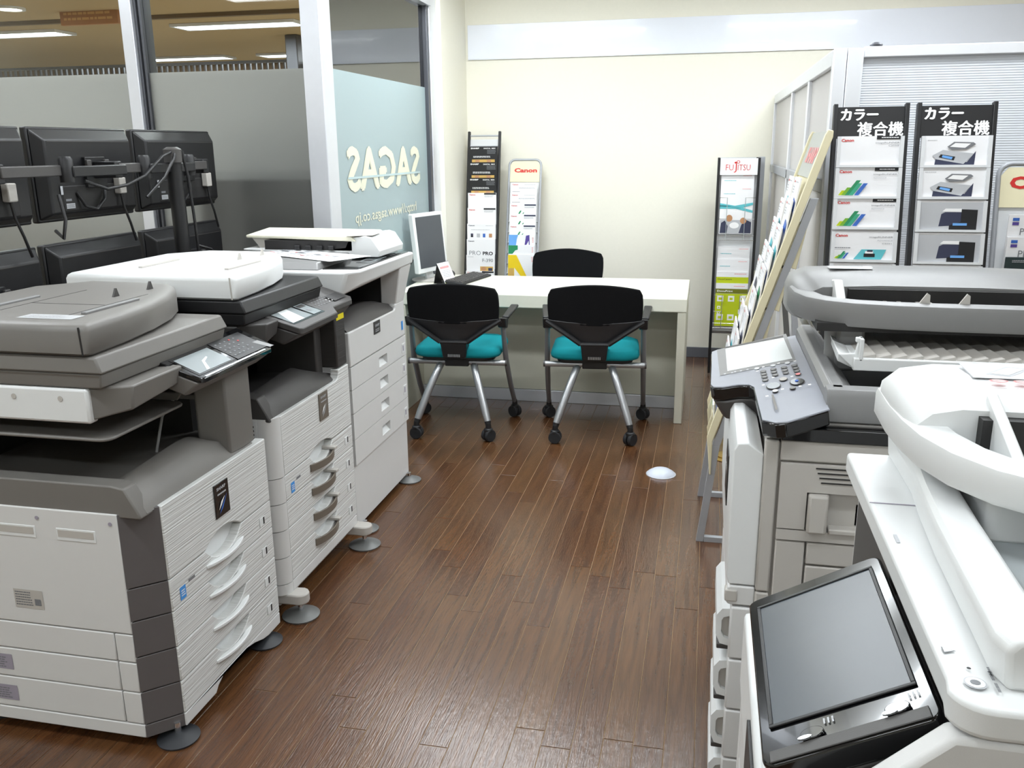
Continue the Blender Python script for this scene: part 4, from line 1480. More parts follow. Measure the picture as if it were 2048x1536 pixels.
    # front legs and arms: flat grey posts rising to the arm pads
    for s_ in (-1, 1):
        pts = [(s_ * .250, -.075, .600), (s_ * .256, -.02, .40), (s_ * .262, .10, .22), (s_ * .266, .205, .10)]
        lg = part(G().tube(pts, [.019, .021, .020, .018], 10, sx=.7), 'front_leg', mat('front_leg_grey', (122, 122, 124), .4, metal=.3), t, smooth=70)
        part(G().tube([(s_ * .266, .205, .102), (s_ * .267, .212, .084)], [.0145, .012], 10), 'leg_ferrule', M_BLACK, lg)
        caster(t, s_ * .267, .214, -.6 * s_)
        am = part(G().hexa([(s_ * .228, -.105, .585), (s_ * .272, -.105, .585), (s_ * .272, -.045, .570), (s_ * .228, -.045, .570)],
                           [(s_ * .228, -.125, .640), (s_ * .272, -.125, .640), (s_ * .275, -.035, .625), (s_ * .228, -.035, .625)]), 'arm_bracket', M_BLACK, t, .006)
        part(G().hexa([(s_ * .242, -.05, .620), (s_ * .278, -.05, .620), (s_ * .300, .17, .648), (s_ * .256, .17, .648)],
                      [(s_ * .242, -.05, .636), (s_ * .278, -.05, .636), (s_ * .300, .17, .664), (s_ * .256, .17, .664)]), 'armrest', M_BLACK, am, .006)
    return t


ch = chair_proto()
ch.location = (-.552, 4.585, 0)
ch.rotation_euler = (0, 0, math.radians(5))
ch['label'] = 'black mesh chair with teal seat before the desk, beside the desk end panel'
dup(ch, (-1.285, 4.52, 0), math.radians(3.5), 'black mesh chair with teal seat before the desk, beside the all-white copier')
dup(ch, (-.915, 5.80, 0), math.radians(180), 'black mesh chair on the far side of the desk, its back above the desktop')

# ---- things on the desk
DZ = .7055


def desk_monitor():
    t = thing('desk_monitor', 'small white framed desktop monitor with dark screen at the desk end', 'monitor', (-1.63, 5.27, DZ))
    # screen plane: lower near corner to lower far corner
    a = Vector((-1.690, 5.085, 0))
    b = Vector((-1.600, 5.395, 0))
    d = (b - a).normalized()
    n = Vector((d.y, -d.x, 0))
    tilt = Vector((-n.x * .10, -n.y * .10, 1)).normalized()
    W = (b - a).length
    H = .36
    o = a + Vector((0, 0, DZ + .055))
    def P(u, v, w):
        return o + d * u + tilt * v + n * w
    g = G().hexa([P(0, 0, -.035), P(W, 0, -.035), P(W, H, -.035), P(0, H, -.035)], [P(0, 0, 0), P(W, 0, 0), P(W, H, 0), P(0, H, 0)])
    part(g, 'housing', M_WHITE2, t, .006)
    part(G().hexa([P(.022, .03, .0002), P(W - .022, .03, .0002), P(W - .022, H - .02, .0002), P(.022, H - .02, .0002)], [P(.022, .03, .0015), P(W - .022, .03, .0015), P(W - .022, H - .02, .0015), P(.022, H - .02, .0015)]),
         'screen', mat('off_screen', (74, 78, 84), .35), t)
    part(G().hexa([P(W / 2 - .04, -.05, -.05), P(W / 2 + .04, -.05, -.05), P(W / 2 + .03, .10, -.05), P(W / 2 - .03, .10, -.05)],
                  [P(W / 2 - .04, -.05, -.03), P(W / 2 + .04, -.05, -.03), P(W / 2 + .03, .10, -.0355), P(W / 2 - .03, .10, -.0355)]), 'stand_neck', M_WHITE2, t, .004)
    c = (a + b) / 2 - n * .03
    part(G().lathe([(.001, 0), (.115, 0), (.115, .006), (.09, .012), (.001, .014)], (c.x, c.y, DZ), 28), 'stand_base', M_WARM, t)
    cbl = [(c.x - .10, c.y - .10, DZ + .10), (c.x - .115, c.y - .13, DZ + .06), (c.x - .125, c.y - .15, DZ + .02), (c.x - .11, c.y - .16, DZ + .006)]
    part(G().tube([tuple(P(.06, .12, -.036))] + cbl, .004, 8), 'lead', M_BLACK, t, smooth=80)
    # tent card in front of the screen
    k = thing('tent_card', 'folded black backed desk calendar leaning before the white monitor', 'desk calendar', (-1.53, 5.13, DZ))
    p0, p1 = Vector((-1.588, 5.115, DZ)), Vector((-1.520, 5.02, DZ))
    dd = (p1 - p0).normalized()
    nn = Vector((-dd.y, dd.x, 0))
    if nn.x < 0:
        nn = -nn
    ap = lambda q, h: q + nn * .035 + Vector((0, 0, h))
    hgt = .125
    p0, p1 = Vector((-1.606, 5.10, DZ)), Vector((-1.574, 5.225, DZ))
    base2 = Vector((.085, -.03, 0))
    top0, top1 = p0 + base2 * .30 + Vector((0, 0, hgt)), p1 + base2 * .30 + Vector((0, 0, hgt))
    part(G().slab([p0, p1, top1, top0], (.9, -.2, -.1), .002), 'back_board', M_BLACK, k)
    part(G().slab([p0 + base2, p1 + base2, top1, top0], (-.8, .2, -.3), .002), 'front_page', M_PAPER, k)
    part(G().slab([p0, p0 + base2, p1 + base2, p1], (0, 0, 1), .002), 'bottom_board', M_BLACK, k)
    q = p0 + base2
    ux = (p1 - p0).normalized()
    uy = (top0 - q).normalized()
    f = Face(q, ux, uy, .0025)
    if f.n.x < 0:
        f.n = -f.n
    f.rect(.01, .100, .10, .012, INK_PINK, 'printed_heading').lines(.01, .04, .10, .05, 5, INK_LGR).rect(.0, .002, .125, .008, INK_LIME, 'printed_band')
    f.flush(k)
    # keyboard
    kb = thing('keyboard', 'black computer keyboard on the cream desk', 'keyboard', (-1.44, 5.29, DZ))
    a, b = at_z(905, 568, DZ), at_z(958, 546, DZ)
    c0, c1, c2, c3 = at_z(882, 566, DZ + .01), at_z(938, 568, DZ + .01), at_z(971, 549, DZ + .01), at_z(925, 546, DZ + .01)
    ctr = Vector((-1.44, 5.27, DZ))
    d = Vector((.08, .43, 0)).normalized()
    n2 = Vector((d.y, -d.x, 0))
    def K(u, v, h):
        return ctr + d * u + n2 * v + Vector((0, 0, h))
    part(G().hexa([K(-.21, -.07, 0), K(.21, -.07, 0), K(.21, .07, 0), K(-.21, .07, 0)], [K(-.208, -.068, .022), K(.208, -.068, .022), K(.208, .068, .012), K(-.208, .068, .012)]), 'case', M_BLACK, kb, .004)
    g = G()
    for r in range(5):
        for c_ in range(15):
            u, v = -.195 + c_ * .0265, -.055 + r * .0235
            z = .0215 - (v + .068) / .136 * .010
            g.hexa([K(u, v, z), K(u + .022, v, z), K(u + .022, v + .019, z - .0012), K(u, v + .019, z - .0012)], [K(u + .002, v + .002, z + .006), K(u + .020, v + .002, z + .006), K(u + .020, v + .017, z + .0048), K(u + .002, v + .017, z + .0048)])
    part(g, 'keys', M_DGREY, kb, kind='stuff')
    # mouse behind it
    ms = thing('mouse', 'black computer mouse behind the keyboard on the desk', 'mouse', (-1.60, 5.42, DZ))
    rings = []
    for (z, k_) in ((0, .9), (.008, 1.0), (.02, .9), (.030, .6), (.033, .2)):
        rings.append([(-1.60 + .03 * k_ * math.cos(2 * PI * i / 20), 5.44 + .052 * k_ * math.sin(2 * PI * i / 20), DZ + z) for i in range(20)])
    part(G().loft(rings), 'shell', M_BLACK, ms, smooth=70)
    part(G().box(-1.603, -1.597, 5.46, 5.475, DZ + .024, DZ + .032), 'wheel', M_DGREY, ms)


desk_monitor()

# ---- floor fittings
p = at_z(1321, 953, 0)
t = thing('floor_outlet_dome', 'round pale plastic floor outlet dome on the dark planks', 'floor outlet', (p.x, p.y + .03, 0))
part(G().lathe([(.062, 0), (.066, .004), (.060, .012), (.040, .024), (.016, .030), (.001, .031)], (p.x, p.y + .03, 0), 32), 'dome', mat('pale_dome', (206, 212, 224), .35), t, smooth=60)
part(G().lathe([(.066, 0), (.070, 0), (.070, .003), (.066, .004)], (p.x, p.y + .03, 0), 32), 'rim', M_ALU, t)
p = at_z(1455, 914, 0)
t = thing('brass_floor_outlet', 'round brass floor outlet cover behind the leaning rack', 'floor outlet', (p.x, p.y, 0))
part(G().lathe([(.001, 0), (.082, 0), (.084, .003), (.076, .006), (.001, .006)], (p.x, p.y, 0), 32), 'plate', M_BRASS, t)
part(G().lathe([(.054, .006), (.054, .012), (.046, .014), (.001, .014)], (p.x, p.y, 0), 28), 'cap', M_BRASS, t)
part(G().box(p.x - .02, p.x + .02, p.y - .003, p.y + .003, .014, .0155), 'slot', M_BROWN, t)
# ================================================================== copiers on the right (fronts face -x)
def plane_pick(x, y, p0, n):
    d = _ray(x, y)
    c = Vector((0, 0, CAMH))
    return c + d * ((Vector(p0) - c).dot(n) / d.dot(n))


def sweep_rect(path, w_in, z0, z1, crown=.012):
    """rounded beam following a plan path (outer edge = path), section inwards w_in"""
    rings = []
    n = len(path)
    for i in range(n):
        a = Vector(path[max(i - 1, 0)])
        b = Vector(path[min(i + 1, n - 1)])
        d = (b - a).normalized()
        nn = Vector((-d.y, d.x))
        p = Vector(path[i])
        q = p + nn * w_in
        zt = z1
        o = lambda t, z: (p.x + (q.x - p.x) * t, p.y + (q.y - p.y) * t, z)
        rings.append([o(.05, z0), o(0, z0 + .005), o(0, zt - .009), o(.05, zt - .002), o(.16, zt), o(.9, zt), o(1, zt - .004), o(1, z0 + .004), o(.95, z0)])
    return G().loft(rings)


def right_far():
    t = thing('multifunction_copier', 'silver-grey multifunction copier with white front door and angled keypad panel', 'copier', (.45, 2.1, 0))
    y0, y1, xf, xb = 1.74, 2.455, .135, .80
    part(G().box(xf + .01, xb, y0 + .012, y1, .03, .925), 'body_core', M_WARM, t, .004)
    # near side: front pillar, right cover with vents, bypass tray, lower covers
    part(G().box(xf, .163, y0, y0 + .02, .595, .93), 'side_panel', M_WARM, t, .004)
    part(G().box(xf, .163, y0, y0 + .02, .03, .592), 'side_panel', M_WARM, t, .004)
    part(G().box(.166, .80, y0 + .002, y0 + .02, .888, .93), 'side_panel', M_WARM, t, .003)
    cv = part(G().box(.168, .222, y0 - .006, y0 + .016, .745, .884).box(.222, .80, y0 - .006, y0 + .016, .826, .884).box(.168, .80, y0 - .006, y0 + .016, .72, .742), 'right_cover', M_WARM, t, 0)
    g = G()
    for k in range(4):
        g.box(.235 + .004 * k, .36, y0 - .0075, y0 - .005, .877 - k * .010, .8795 - k * .010)
    part(g, 'air_vent', M_DARK, cv)
    by = part(G().box(.222, .80, y0 + .018, y0 + .026, .742, .826), 'bypass_recess', M_GREY, t)
    part(G().prism('z', [(.225, y0 - .02), (.262, y0 - .022), (.268, y0 + .01), (.262, y0 + .02), (.225, y0 + .02)], .742, .824), 'bypass_handle', M_WARM, by, .005)
    part(G().box(.268, .80, y0 - .012, y0 + .02, .740, .752), 'bypass_lip', M_WARM, by, .003)
    part(G().box(.34, .40, y0 - .004, y0 + .02, .800, .822), 'bypass_latch', M_WARM, by, .003)
    part(G().box(.320, .324, y0 + .012, y0 + .0185, .755, .80), 'bypass_rib', M_DGREY, by)
    part(G().box(.168, .226, y0 - .004, y0 + .016, .03, .716), 'side_panel', M_WARM, t, .003)
    part(G().box(.230, .80, y0 - .004, y0 + .016, .668, .716), 'side_panel', M_WARM, t, .003)
    part(G().box(.230, .80, y0 - .004, y0 + .016, .03, .664), 'side_panel', M_WARM, t, .003)
    part(G().box(.166, xb, y0 - .002, y0 + .03, .931, .958), 'black_trim', M_GLOSSB, t, .002)
    # white front door
    d = part(G().prism('y', [(xf, .602), (.080, .602), (.075, .62), (.075, .900), (.083, .916), (.104, .918), (xf, .895)], y0 + .008, y1), 'front_door', M_WHITE2, t, .003)
    bd = part(G().box(.0725, .0753, y0 + .20, y0 + .33, .70, .82), 'door_badge', M_BLACK, d, .001)
    f = Face((.0725, y0 + .33, .70), (0, -1, 0), (0, 0, 1))
    f.text('Canon', .02, .07, .022, INK_WHT, .09, bold=.03)
    f.flush(bd)
    part(G().prism('y', [(xf, .555), (.082, .555), (.078, .56), (.078, .594), (.084, .599), (xf, .599)], y0 + .006, y1), 'toner_door', M_WHITE, t, .003)
    lat = part(G().box(.074, .10, y0 + .003, y0 + .03, .563, .590), 'latch', M_WARM, t, .003)
    # drawers with projecting D grips
    zz = [.552, .425, .300, .175, .055]
    for i in range(4):
        z1, z0 = zz[i] - .002, zz[i + 1] + .002
        dr = part(G().box(.088, xf + .01, y0 + .004, y1, z0, z1), 'drawer', M_WHITE, t, .004)
        yc = y0 + .13
        hp = [(.089, z1 - .018), (.072, z1 - .020), (.061, z1 - .036), (.061, z1 - .082), (.070, z1 - .104), (.089, z1 - .108)]
        hi = [(.089, z1 - .036), (.076, z1 - .040), (.072, z1 - .048), (.072, z1 - .076), (.078, z1 - .088), (.089, z1 - .092)]
        rings = []
        g = G()
        for k in range(len(hp) - 1):
            g.hexa([(hp[k][0], y0 + .03, hp[k][1]), (hp[k + 1][0], y0 + .03, hp[k + 1][1]), (hi[k + 1][0], y0 + .03, hi[k + 1][1]), (hi[k][0], y0 + .03, hi[k][1])],
                   [(hp[k][0], y0 + .26, hp[k][1]), (hp[k + 1][0], y0 + .26, hp[k + 1][1]), (hi[k + 1][0], y0 + .26, hi[k + 1][1]), (hi[k][0], y0 + .26, hi[k][1])])
        part(g, 'drawer_grip', M_WHITE2, dr, 0)
        part(G().prism('y', [(q[0] + .0005, q[1]) for q in hi], y0 + .040, y0 + .25), 'grip_inside', M_WARM, dr)
        part(G().box(.064, .089, y0 + .034, y0 + .255, z1 - .120, z1 - .108), 'grip_underside', M_DGREY, dr, .002)
    part(G().box(.10, xf + .02, y0 + .01, y1, .02, .052), 'base_front', M_GREY, t)
    # ---- control panel on its arm: sloping plane
    A, B = Vector((.030, 0, .948)), Vector((.252, 0, 1.000))
    up = (B - A).normalized()
    ux = Vector((0, -1, 0))
    n = ux.cross(up).normalized()
    zp = lambda x: A.z + (x - A.x) / (B.x - A.x) * (B.z - A.z)
    poly = [(.250, 2.455), (.045, 2.455), (.030, 2.440), (.027, 2.09), (.033, 2.062), (.055, 2.048), (.090, 2.046), (.112, 2.030), (.122, 2.0), (.126, 1.745), (.150, 1.712), (.170, 1.706), (.252, 1.745)]
    top = [(x, y, zp(x)) for x, y in poly]
    mid = [(x, y, zp(x) - .004) for x, y in poly]
    low = [(x + .004, y, zp(x) - .034) for x, y in poly]
    bot = [(min(x + .035, .24), min(max(y, 1.73), 2.43), zp(x) - .085) for x, y in poly]
    cp = part(G().hexa([(x + .002, y, z) for x, y, z in mid], top), 'control_panel', M_PANEL, t, .0015)
    part(G().hexa(low, [(x - .001, y, z - .0003) for x, y, z in mid]), 'panel_edge', M_GLOSSB, cp, .003)
    part(G().hexa([(min(x + .03, .245), y - .01 if y > 2.3 else y, z) for (x, y, z) in [(q[0], q[1], q[2] - .045) for q in low[:9]]], [(x + .002, y, z - .0005) for x, y, z in low[:9]]), 'panel_underside', M_DGREY, cp, .006)
    def uv(px_, py_):
        P = plane_pick(px_, py_, A, n)
        return ((2.455 - P.y), (P - Vector((A.x, P.y, A.z))).dot(up))
    f = Face((A.x, 2.455, A.z), ux, up, .0005)
    quad = [uv(1451, 697), uv(1455, 743), uv(1585, 718), uv(1567, 676)]
    sur = [uv(1434, 700), uv(1440, 752), uv(1592, 722), uv(1572, 668)]
    f.poly(sur, M_LGREY, 'screen_surround')
    f.poly(quad, M_LCDW, 'touch_screen')
    f.poly([uv(1450, 695), uv(1451, 698), uv(1567, 676), uv(1566, 672)], M_DGREY, 'screen_hinge')
    keys = [(1523 + c * 0, 0) for c in range(0)]
    for (kx, ky) in ((1514, 738), (1546, 732), (1575, 727)):
        u, v = uv(kx, ky)
        f.ell(u, v, .011, .006, M_ACRYL, 'function_key')
    cols = [[(1526, 744), (1528, 749), (1530, 755), (1531, 762)], [(1547, 740), (1548, 745), (1550, 752)], [(1568, 736), (1570, 741), (1571, 747)], [(1589, 732), (1591, 737), (1593, 743), (1596, 750)]]
    cols = [[(1400 + x * .1465, 650 + y * .1465) for x, y in c] for c in (
        [(865, 645), (872, 682), (882, 720), (893, 763)], [(1003, 615), (1012, 653), (1028, 692)], [(1147, 590), (1158, 628), (1172, 665)], [(1288, 563), (1306, 600), (1322, 638), (1340, 683)])]
    for ci, c in enumerate(cols):
        for ki, (kx, ky) in enumerate(c):
            u, v = uv(kx, ky)
            f.ell(u, v, .0115, .0075, M_DGREY, 'key_ring')
            f.ell(u, v, .0090, .0055, INK_PINK if (ci == 3 and ki == 3) else M_LGREY, 'number_key')
    for (kx, ky, r_) in ((1406 + 0, 0, 0),)[:0]:
        pass
    for (kx, ky, rx, m_) in ((1140, 752, .015, M_WARM), (1005, 845, .026, M_CHROME), (1328, 788, .026, M_CHROME), (1030, 918, .011, M_ACRYL), (1268, 878, .011, M_LGREY)):
        u, v = uv(1400 + kx * .1465, 650 + ky * .1465)
        f.ell(u, v, rx * 1.08, rx * .62, M_DGREY, 'key_ring', 20)
        f.ell(u, v, rx, rx * .55, m_, 'action_key', 20)
    u, v = uv(1594, 765)
    f.ell(u, v, .007, .004, INK_BLU, 'start_lamp')
    f.poly([uv(1400 + 980 * .1465, 650 + 980 * .1465), uv(1400 + 1035 * .1465, 650 + 1190 * .1465), uv(1400 + 1065 * .1465, 650 + 1185 * .1465), uv(1400 + 1010 * .1465, 650 + 978 * .1465)], M_GREY, 'card_slot')
    for (kx, ky) in ((330, 690), (430, 675), (550, 650), (640, 630), (470, 660)):
        u, v = uv(1400 + kx * .1465, 650 + ky * .1465)
        f.rect(u, v, .010, .005, INK_LGR, 'key_caption')
    for (kx, ky) in ((850, 600), (1060, 550), (1280, 520), (770, 655), (985, 745), (1240, 730), (850, 848), (1110, 905), (1350, 865), (1480, 843), (900, 1000)):
        u, v = uv(1400 + kx * .1465, 650 + ky * .1465)
        f.rect(u, v, .008, .006, INK_WHT, 'key_caption')
    f.flush(cp)
    # ---- scanner base: raised frame with a dark well
    part(G().box(.25, xb, y0 + .03, y1, .925, .962), 'scanner_base', M_GREY, t, .004)
    g = G().prism('y', [(.250, .963), (.252, 1.018), (.262, 1.030), (.285, 1.030), (.318, 1.000), (.318, .963)], 1.80, y1).prism('x', [(1.772, .963), (1.772, 1.018), (1.780, 1.030), (1.82, 1.030), (1.83, 1.004), (1.83, .963)], .25, xb)
    g.box(xb - .03, xb, 1.82, y1, .963, 1.03)
    part(g, 'scanner_frame', M_LGREY, t, .003)
    part(G().box(.27, xb - .03, 1.80, y1, .963, .985), 'platen_well', M_DARK, t)
    # eject tray (white, ridged, tilted)
    tr = part(G().prism('x', [(1.905, 1.040), (1.905, 1.066), (1.912, 1.067), (2.30, 1.058), (2.30, 1.050), (1.93, 1.052), (1.93, 1.040)], .315, .95), 'eject_tray', M_WHITE2, t, .002)
    g = G()
    for k in range(20):
        x = .33 + k * .031
        g.hexa([(x, 1.915, 1.0668), (x + .030, 1.915, 1.0668), (x + .030, 2.28, 1.0592), (x, 2.28, 1.0592)], [(x + .001, 1.915, 1.0672), (x + .029, 1.915, 1.0745), (x + .029, 2.28, 1.066), (x + .001, 2.28, 1.0598)])
    part(g, 'tray_ridges', M_WARM, tr)
    part(G().prism('y', [(.285, 1.072), (.318, 1.040), (.330, 1.040), (.330, 1.100), (.322, 1.100), (.318, 1.074)], 1.915, 1.925).hexa([(.285, 1.925, 1.055), (.318, 1.925, 1.040), (.318, 2.28, 1.05), (.30, 2.28, 1.06)],
         [(.285, 1.925, 1.075), (.318, 1.925, 1.062), (.318, 2.28, 1.068), (.292, 2.28, 1.085)]), 'tray_end', M_WHITE2, tr, .002)
    part(G().box(.325, .333, 1.905, 1.935, 1.060, 1.108).box(.318, .333, 1.915, 1.93, 1.098, 1.108), 'tray_stop', M_WHITE2, tr, .002)
    # ---- feeder: rear cover, loop rim, guides, rollers
    part(G().lathe([(.026, 0), (.026, .10)], (.305, 2.10, 1.00), 14), 'hinge_pillar', M_LGREY, t)
    part(G().box(.30, .36, 2.06, 2.14, 1.0, 1.105), 'hinge_pillar', M_LGREY, t, .008)
    rings = []
    for (y, zt, inn) in ((2.455, 1.15, .02), (2.44, 1.19, .008), (2.38, 1.203, .0), (2.28, 1.206, .0), (2.20, 1.197, .004), (2.165, 1.182, .012)):
        rings.append([(.205 + inn * 2, y, 1.10), (.205 + inn * 2, y, zt - .05), (.215 + inn * 2, y, zt - .022), (.25 + inn * 2, y, zt - .006), (.40, y, zt), (.62, y, zt), (.80, y, zt - .004), (.90, y, zt - .02), (.93, y, zt - .05), (.93, y, 1.10)])
    fd = part(G().loft(rings), 'document_feeder', M_LGREY, t, smooth=50)
    path = [(.95, 1.985), (.7, 1.985), (.50, 1.988), (.40, 1.996), (.32, 2.014), (.265, 2.045), (.228, 2.09), (.208, 2.16), (.204, 2.25)]
    rim = part(sweep_rect(path[::-1], .05, 1.112, 1.166), 'feeder_rim', M_LGREY, t, smooth=38)
    part(G().box(.25, .93, 2.02, 2.44, 1.100, 1.118), 'feeder_floor', M_DARK, t)
    part(G().box(.33, .87, 2.15, 2.20, 1.118, 1.175), 'feeder_mouth', M_DARK, fd)
    part(G().prism('x', [(2.06, 1.118), (2.22, 1.118), (2.20, 1.190), (2.15, 1.196), (2.06, 1.150)], .296, .316), 'paper_guide', M_WHITE, t, .003)
    part(G().prism('x', [(2.05, 1.118), (2.20, 1.118), (2.18, 1.180), (2.05, 1.165)], .72, .80), 'paper_guide', M_WARM, t, .003)
    for x in (.455, .535):
        part(G().prism('y', [(x, 1.160), (x + .025, 1.160), (x + .024, 1.184), (x + .018, 1.188)], 2.03, 2.036), 'paper_stop', M_WARM, t)
    g = G()
    for x in (.405, .435, .475, .50):
        g.box(x, x + .010, 2.10, 2.15, 1.118, 1.15)
    part(g, 'roller_bracket', M_WARM, fd, .002)
    part(G().tube([(.42, 2.125, 1.138), (.50, 2.125, 1.138)], .012, 12), 'roller', M_DGREY, fd)
    # sticker and seam
    f = Face((.30, 2.27, 1.2055), (1, 0, 0), (0, 1, -.02), .001)
    f.rect(0, 0, .10, .06, M_ACRYL, 'clear_sticker').rect(.085, .03, .02, .03, M_PAPER, 'white_tab')
    f.flush(fd)
    part(G().box(.86, .862, 2.17, 2.44, 1.16, 1.196), 'feeder_seam', M_DARK, fd)
    for (x, y) in ((xf + .08, y0 + .08), (xb - .08, y0 + .08), (xf + .08, y1 - .08), (xb - .08, y1 - .08)):
        part(G().lathe([(.03, 0), (.03, .032)], (x, y, 0), 14), 'caster', M_RUBBER, t)


right_far()


def right_near():
    t = thing('multifunction_copier', 'white multifunction copier with a large tilted black touch screen', 'copier', (.5, 1.08, 0))
    y0, y1, xb = .745, 1.425, .92
    # side covers with the slanted upper front edge
    prof = [(.238, .985), (.118, .865), (.100, .82), (.096, .03), (xb, .03), (xb, .985)]
    part(G().prism('y', prof, y0, y0 + .03), 'side_panel', M_WHITE, t, .006)
    part(G().prism('y', [(.262, .985), (.262, .70), (.10, .70), (.096, .03), (xb, .03), (xb, .985)], y1 - .03, y1), 'side_panel', M_WHITE, t, .006)
    part(G().box(.27, xb - .01, y0 + .03, y1 - .03, .04, .985), 'body_core', M_DARK, t)
    d = part(G().box(.095, .27, y0 + .034, y1 - .002, .58, .720), 'front_door', M_WHITE2, t, .008)
    part(G().box(.090, .0955, y0 + .25, y0 + .40, .62, .70), 'door_badge', M_BLACK, d, .001)
    zz = [.576, .45, .32, .19, .06]
    for i in range(4):
        dr = part(G().box(.100, .27, y0 + .034, y1 - .002, zz[i + 1] + .002, zz[i] - .002), 'drawer', M_WHITE, t, .005)
        part(G().box(.085, .101, y0 + .22, y0 + .46, zz[i] - .07, zz[i] - .045), 'drawer_grip', M_WHITE2, dr, .004)
    part(G().box(.12, xb - .02, y0 + .03, y1 - .03, .0, .06), 'base_frame', M_DGREY, t)
    # ledge around the scanner
    pl = [(.238, y1)] + [(.238, y0 + .045)] + arc2(.238 + .030, y0 + .030, .034, 190, 270, 5) + [(xb, y0 - .004), (xb, y1)]
    part(G().prism('z', pl, .988, 1.021), 'scanner_ledge', M_WHITE2, t, .006, 3)
    part(G().box(.238, .30, 1.209, 1.2105, 1.0212, 1.0222), 'ledge_seam', M_LABEL, t)
    f = Face((.243, .80, 1.0213), (0, -1, 0), (1, 0, 0), .0006)
    u = lambda px_, py_: (lambda P: (.80 - P.y, P.x - .243))(at_z(px_, py_, 1.0213))
    a = u(1720, 1175)
    for (kx, ky) in ((1786, 1070), (1790, 1078)):
        b = u(kx, ky)
        f.rect(b[0], b[1], .012, .004, INK_LGR, 'printed_caption')
    b = u(1897, 1303)
    f.poly([(b[0] - .006, b[1] - .006), (b[0] + .006, b[1] - .006), (b[0], b[1] + .007)], INK_GRY, 'warning_triangle')
    f.poly([(b[0] - .0042, b[1] - .0048), (b[0] + .0042, b[1] - .0048), (b[0], b[1] + .0045)], M_WHITE2, 'warning_triangle_inner')
    b = u(1937, 1340)
    f.ell(b[0], b[1], .002, .002, INK_BLK, 'lamp_dot')
    b = u(1950, 1370)
    f.ell(b[0], b[1], .010, .010, INK_LGR, 'power_ring', 20)
    f.ell(b[0], b[1], .0085, .0085, M_WHITE2, 'power_field', 20)
    f.ell(b[0], b[1], .004, .0045, INK_GRY, 'power_mark')
    for (kx, ky) in ((1968, 1340), (1970, 1348), (1983, 1372)):
        b = u(kx, ky)
        f.lines(b[0], b[1], .016, .006, 1, INK_GRY)
    f.flush(t)
    # raised rail
    g = G().loft([[(.300 - .012 * k, yy, 1.020), (.296 - .012 * k, yy, 1.060), (.304 - .012 * k, yy, 1.070), (.330 - .010 * k, yy, 1.076), (.338 - .008 * k, yy, 1.072), (.344, yy, 1.020)] for k, yy in ((0, y1 - .0), (0, 1.25), (.6, 1.17), (1.2, 1.05), (1.8, .80), (1.2, .775))])
    part(g, 'scanner_rail', M_WHITE2, t, .005, 3)
    part(G().prism('x', [(y0 + .03, 1.021), (y1 - .002, 1.021), (y1 - .002, 1.030), (1.10, 1.034), (y0 + .06, 1.052), (y0 + .03, 1.052)], .346, xb - .01), 'output_tray', mat('tray_grey', (168, 174, 176), .45), t, .003)
    part(G().prism('z', rrect(.346, .42, 1.075, 1.33, .015), 1.034, 1.105), 'hinge_pillar', M_WHITE2, t, .004)
    part(G().box(.42, xb, 1.24, 1.40, 1.042, 1.10), 'cavity_wall', M_DARK, t)
    # feeder
    rings = []
    for (y, zt, inn) in ((1.435, 1.140, .02), (1.425, 1.168, .006), (1.38, 1.182, .0), (1.30, 1.186, .0), (1.24, 1.178, .004), (1.205, 1.162, .010)):
        rings.append([(.275 + inn, y, 1.090), (.270 + inn, y, zt - .05), (.274 + inn, y, zt - .026), (.294 + inn, y, zt - .008), (.34, y, zt), (.60, y, zt), (.85, y, zt - .004), (xb, y, zt - .02), (xb, y, 1.090)])
    fd = part(G().loft(rings), 'document_feeder', M_WHITE2, t, smooth=50)
    path = [(.268, 1.40), (.266, 1.31), (.270, 1.235), (.280, 1.165), (.302, 1.10), (.338, 1.045), (.395, 1.0), (.47, .972), (.60, .952), (.92, .940)]
    part(sweep_rect(path, .055, 1.094, 1.138), 'feeder_rim', M_WHITE2, t, smooth=38)
    part(G().prism('z', [(.32, 1.39), (.33, 1.16), (.365, 1.09), (.43, 1.045), (.62, 1.0), (.92, .985), (.92, 1.39)], 1.090, 1.100), 'feeder_floor', M_WARM, t)
    part(G().box(.36, .90, 1.185, 1.23, 1.100, 1.155), 'feeder_mouth', M_DARK, fd)
    part(G().hexa([(.372, 1.04, 1.100), (.386, 1.04, 1.100), (.386, 1.245, 1.100), (.372, 1.245, 1.100)], [(.372, 1.085, 1.130), (.386, 1.085, 1.130), (.386, 1.225, 1.182), (.372, 1.225, 1.182)]), 'paper_guide', M_WHITE2, t, .003)
    part(G().box(.47, .50, 1.165, 1.185, 1.112, 1.124), 'green_lever', inkmat((50, 150, 60)), fd, .002)
    f = Face((.37, 1.265, 1.1845), (1, 0, 0), (0, 1, .03), .0012)
    f.rect(0, .02, .11, .078, INK_LGR, 'diagram_frame').rect(.0012, .0212, .1076, .0756, M_WHITE2, 'diagram_field').poly([(.02, .04), (.06, .085), (.09, .075), (.05, .03)], INK_LGR, 'diagram').poly([(.028, .043), (.06, .078), (.08, .072), (.05, .037)], M_WHITE2, 'diagram_inner')
    f.rect(.12, .02, .10, .078, INK_LGR, 'diagram_frame').rect(.1212, .0212, .0976, .0756, M_WHITE2, 'diagram_field').poly([(.135, .035), (.17, .08), (.20, .07), (.165, .03)], INK_LGR, 'diagram').poly([(.143, .038), (.17, .074), (.19, .068), (.165, .036)], M_WHITE2, 'diagram_inner')
    for k in range(6):
        f.ell(.028 + k * .030, .004, .012, .008, INK_PINK, 'red_mark').ell(.028 + k * .030, .004, .0095, .006, M_WHITE2, 'red_mark_inner').rect(.018 + k * .03, .003, .02, .002, INK_PINK, 'red_bar')
    f.flush(fd)
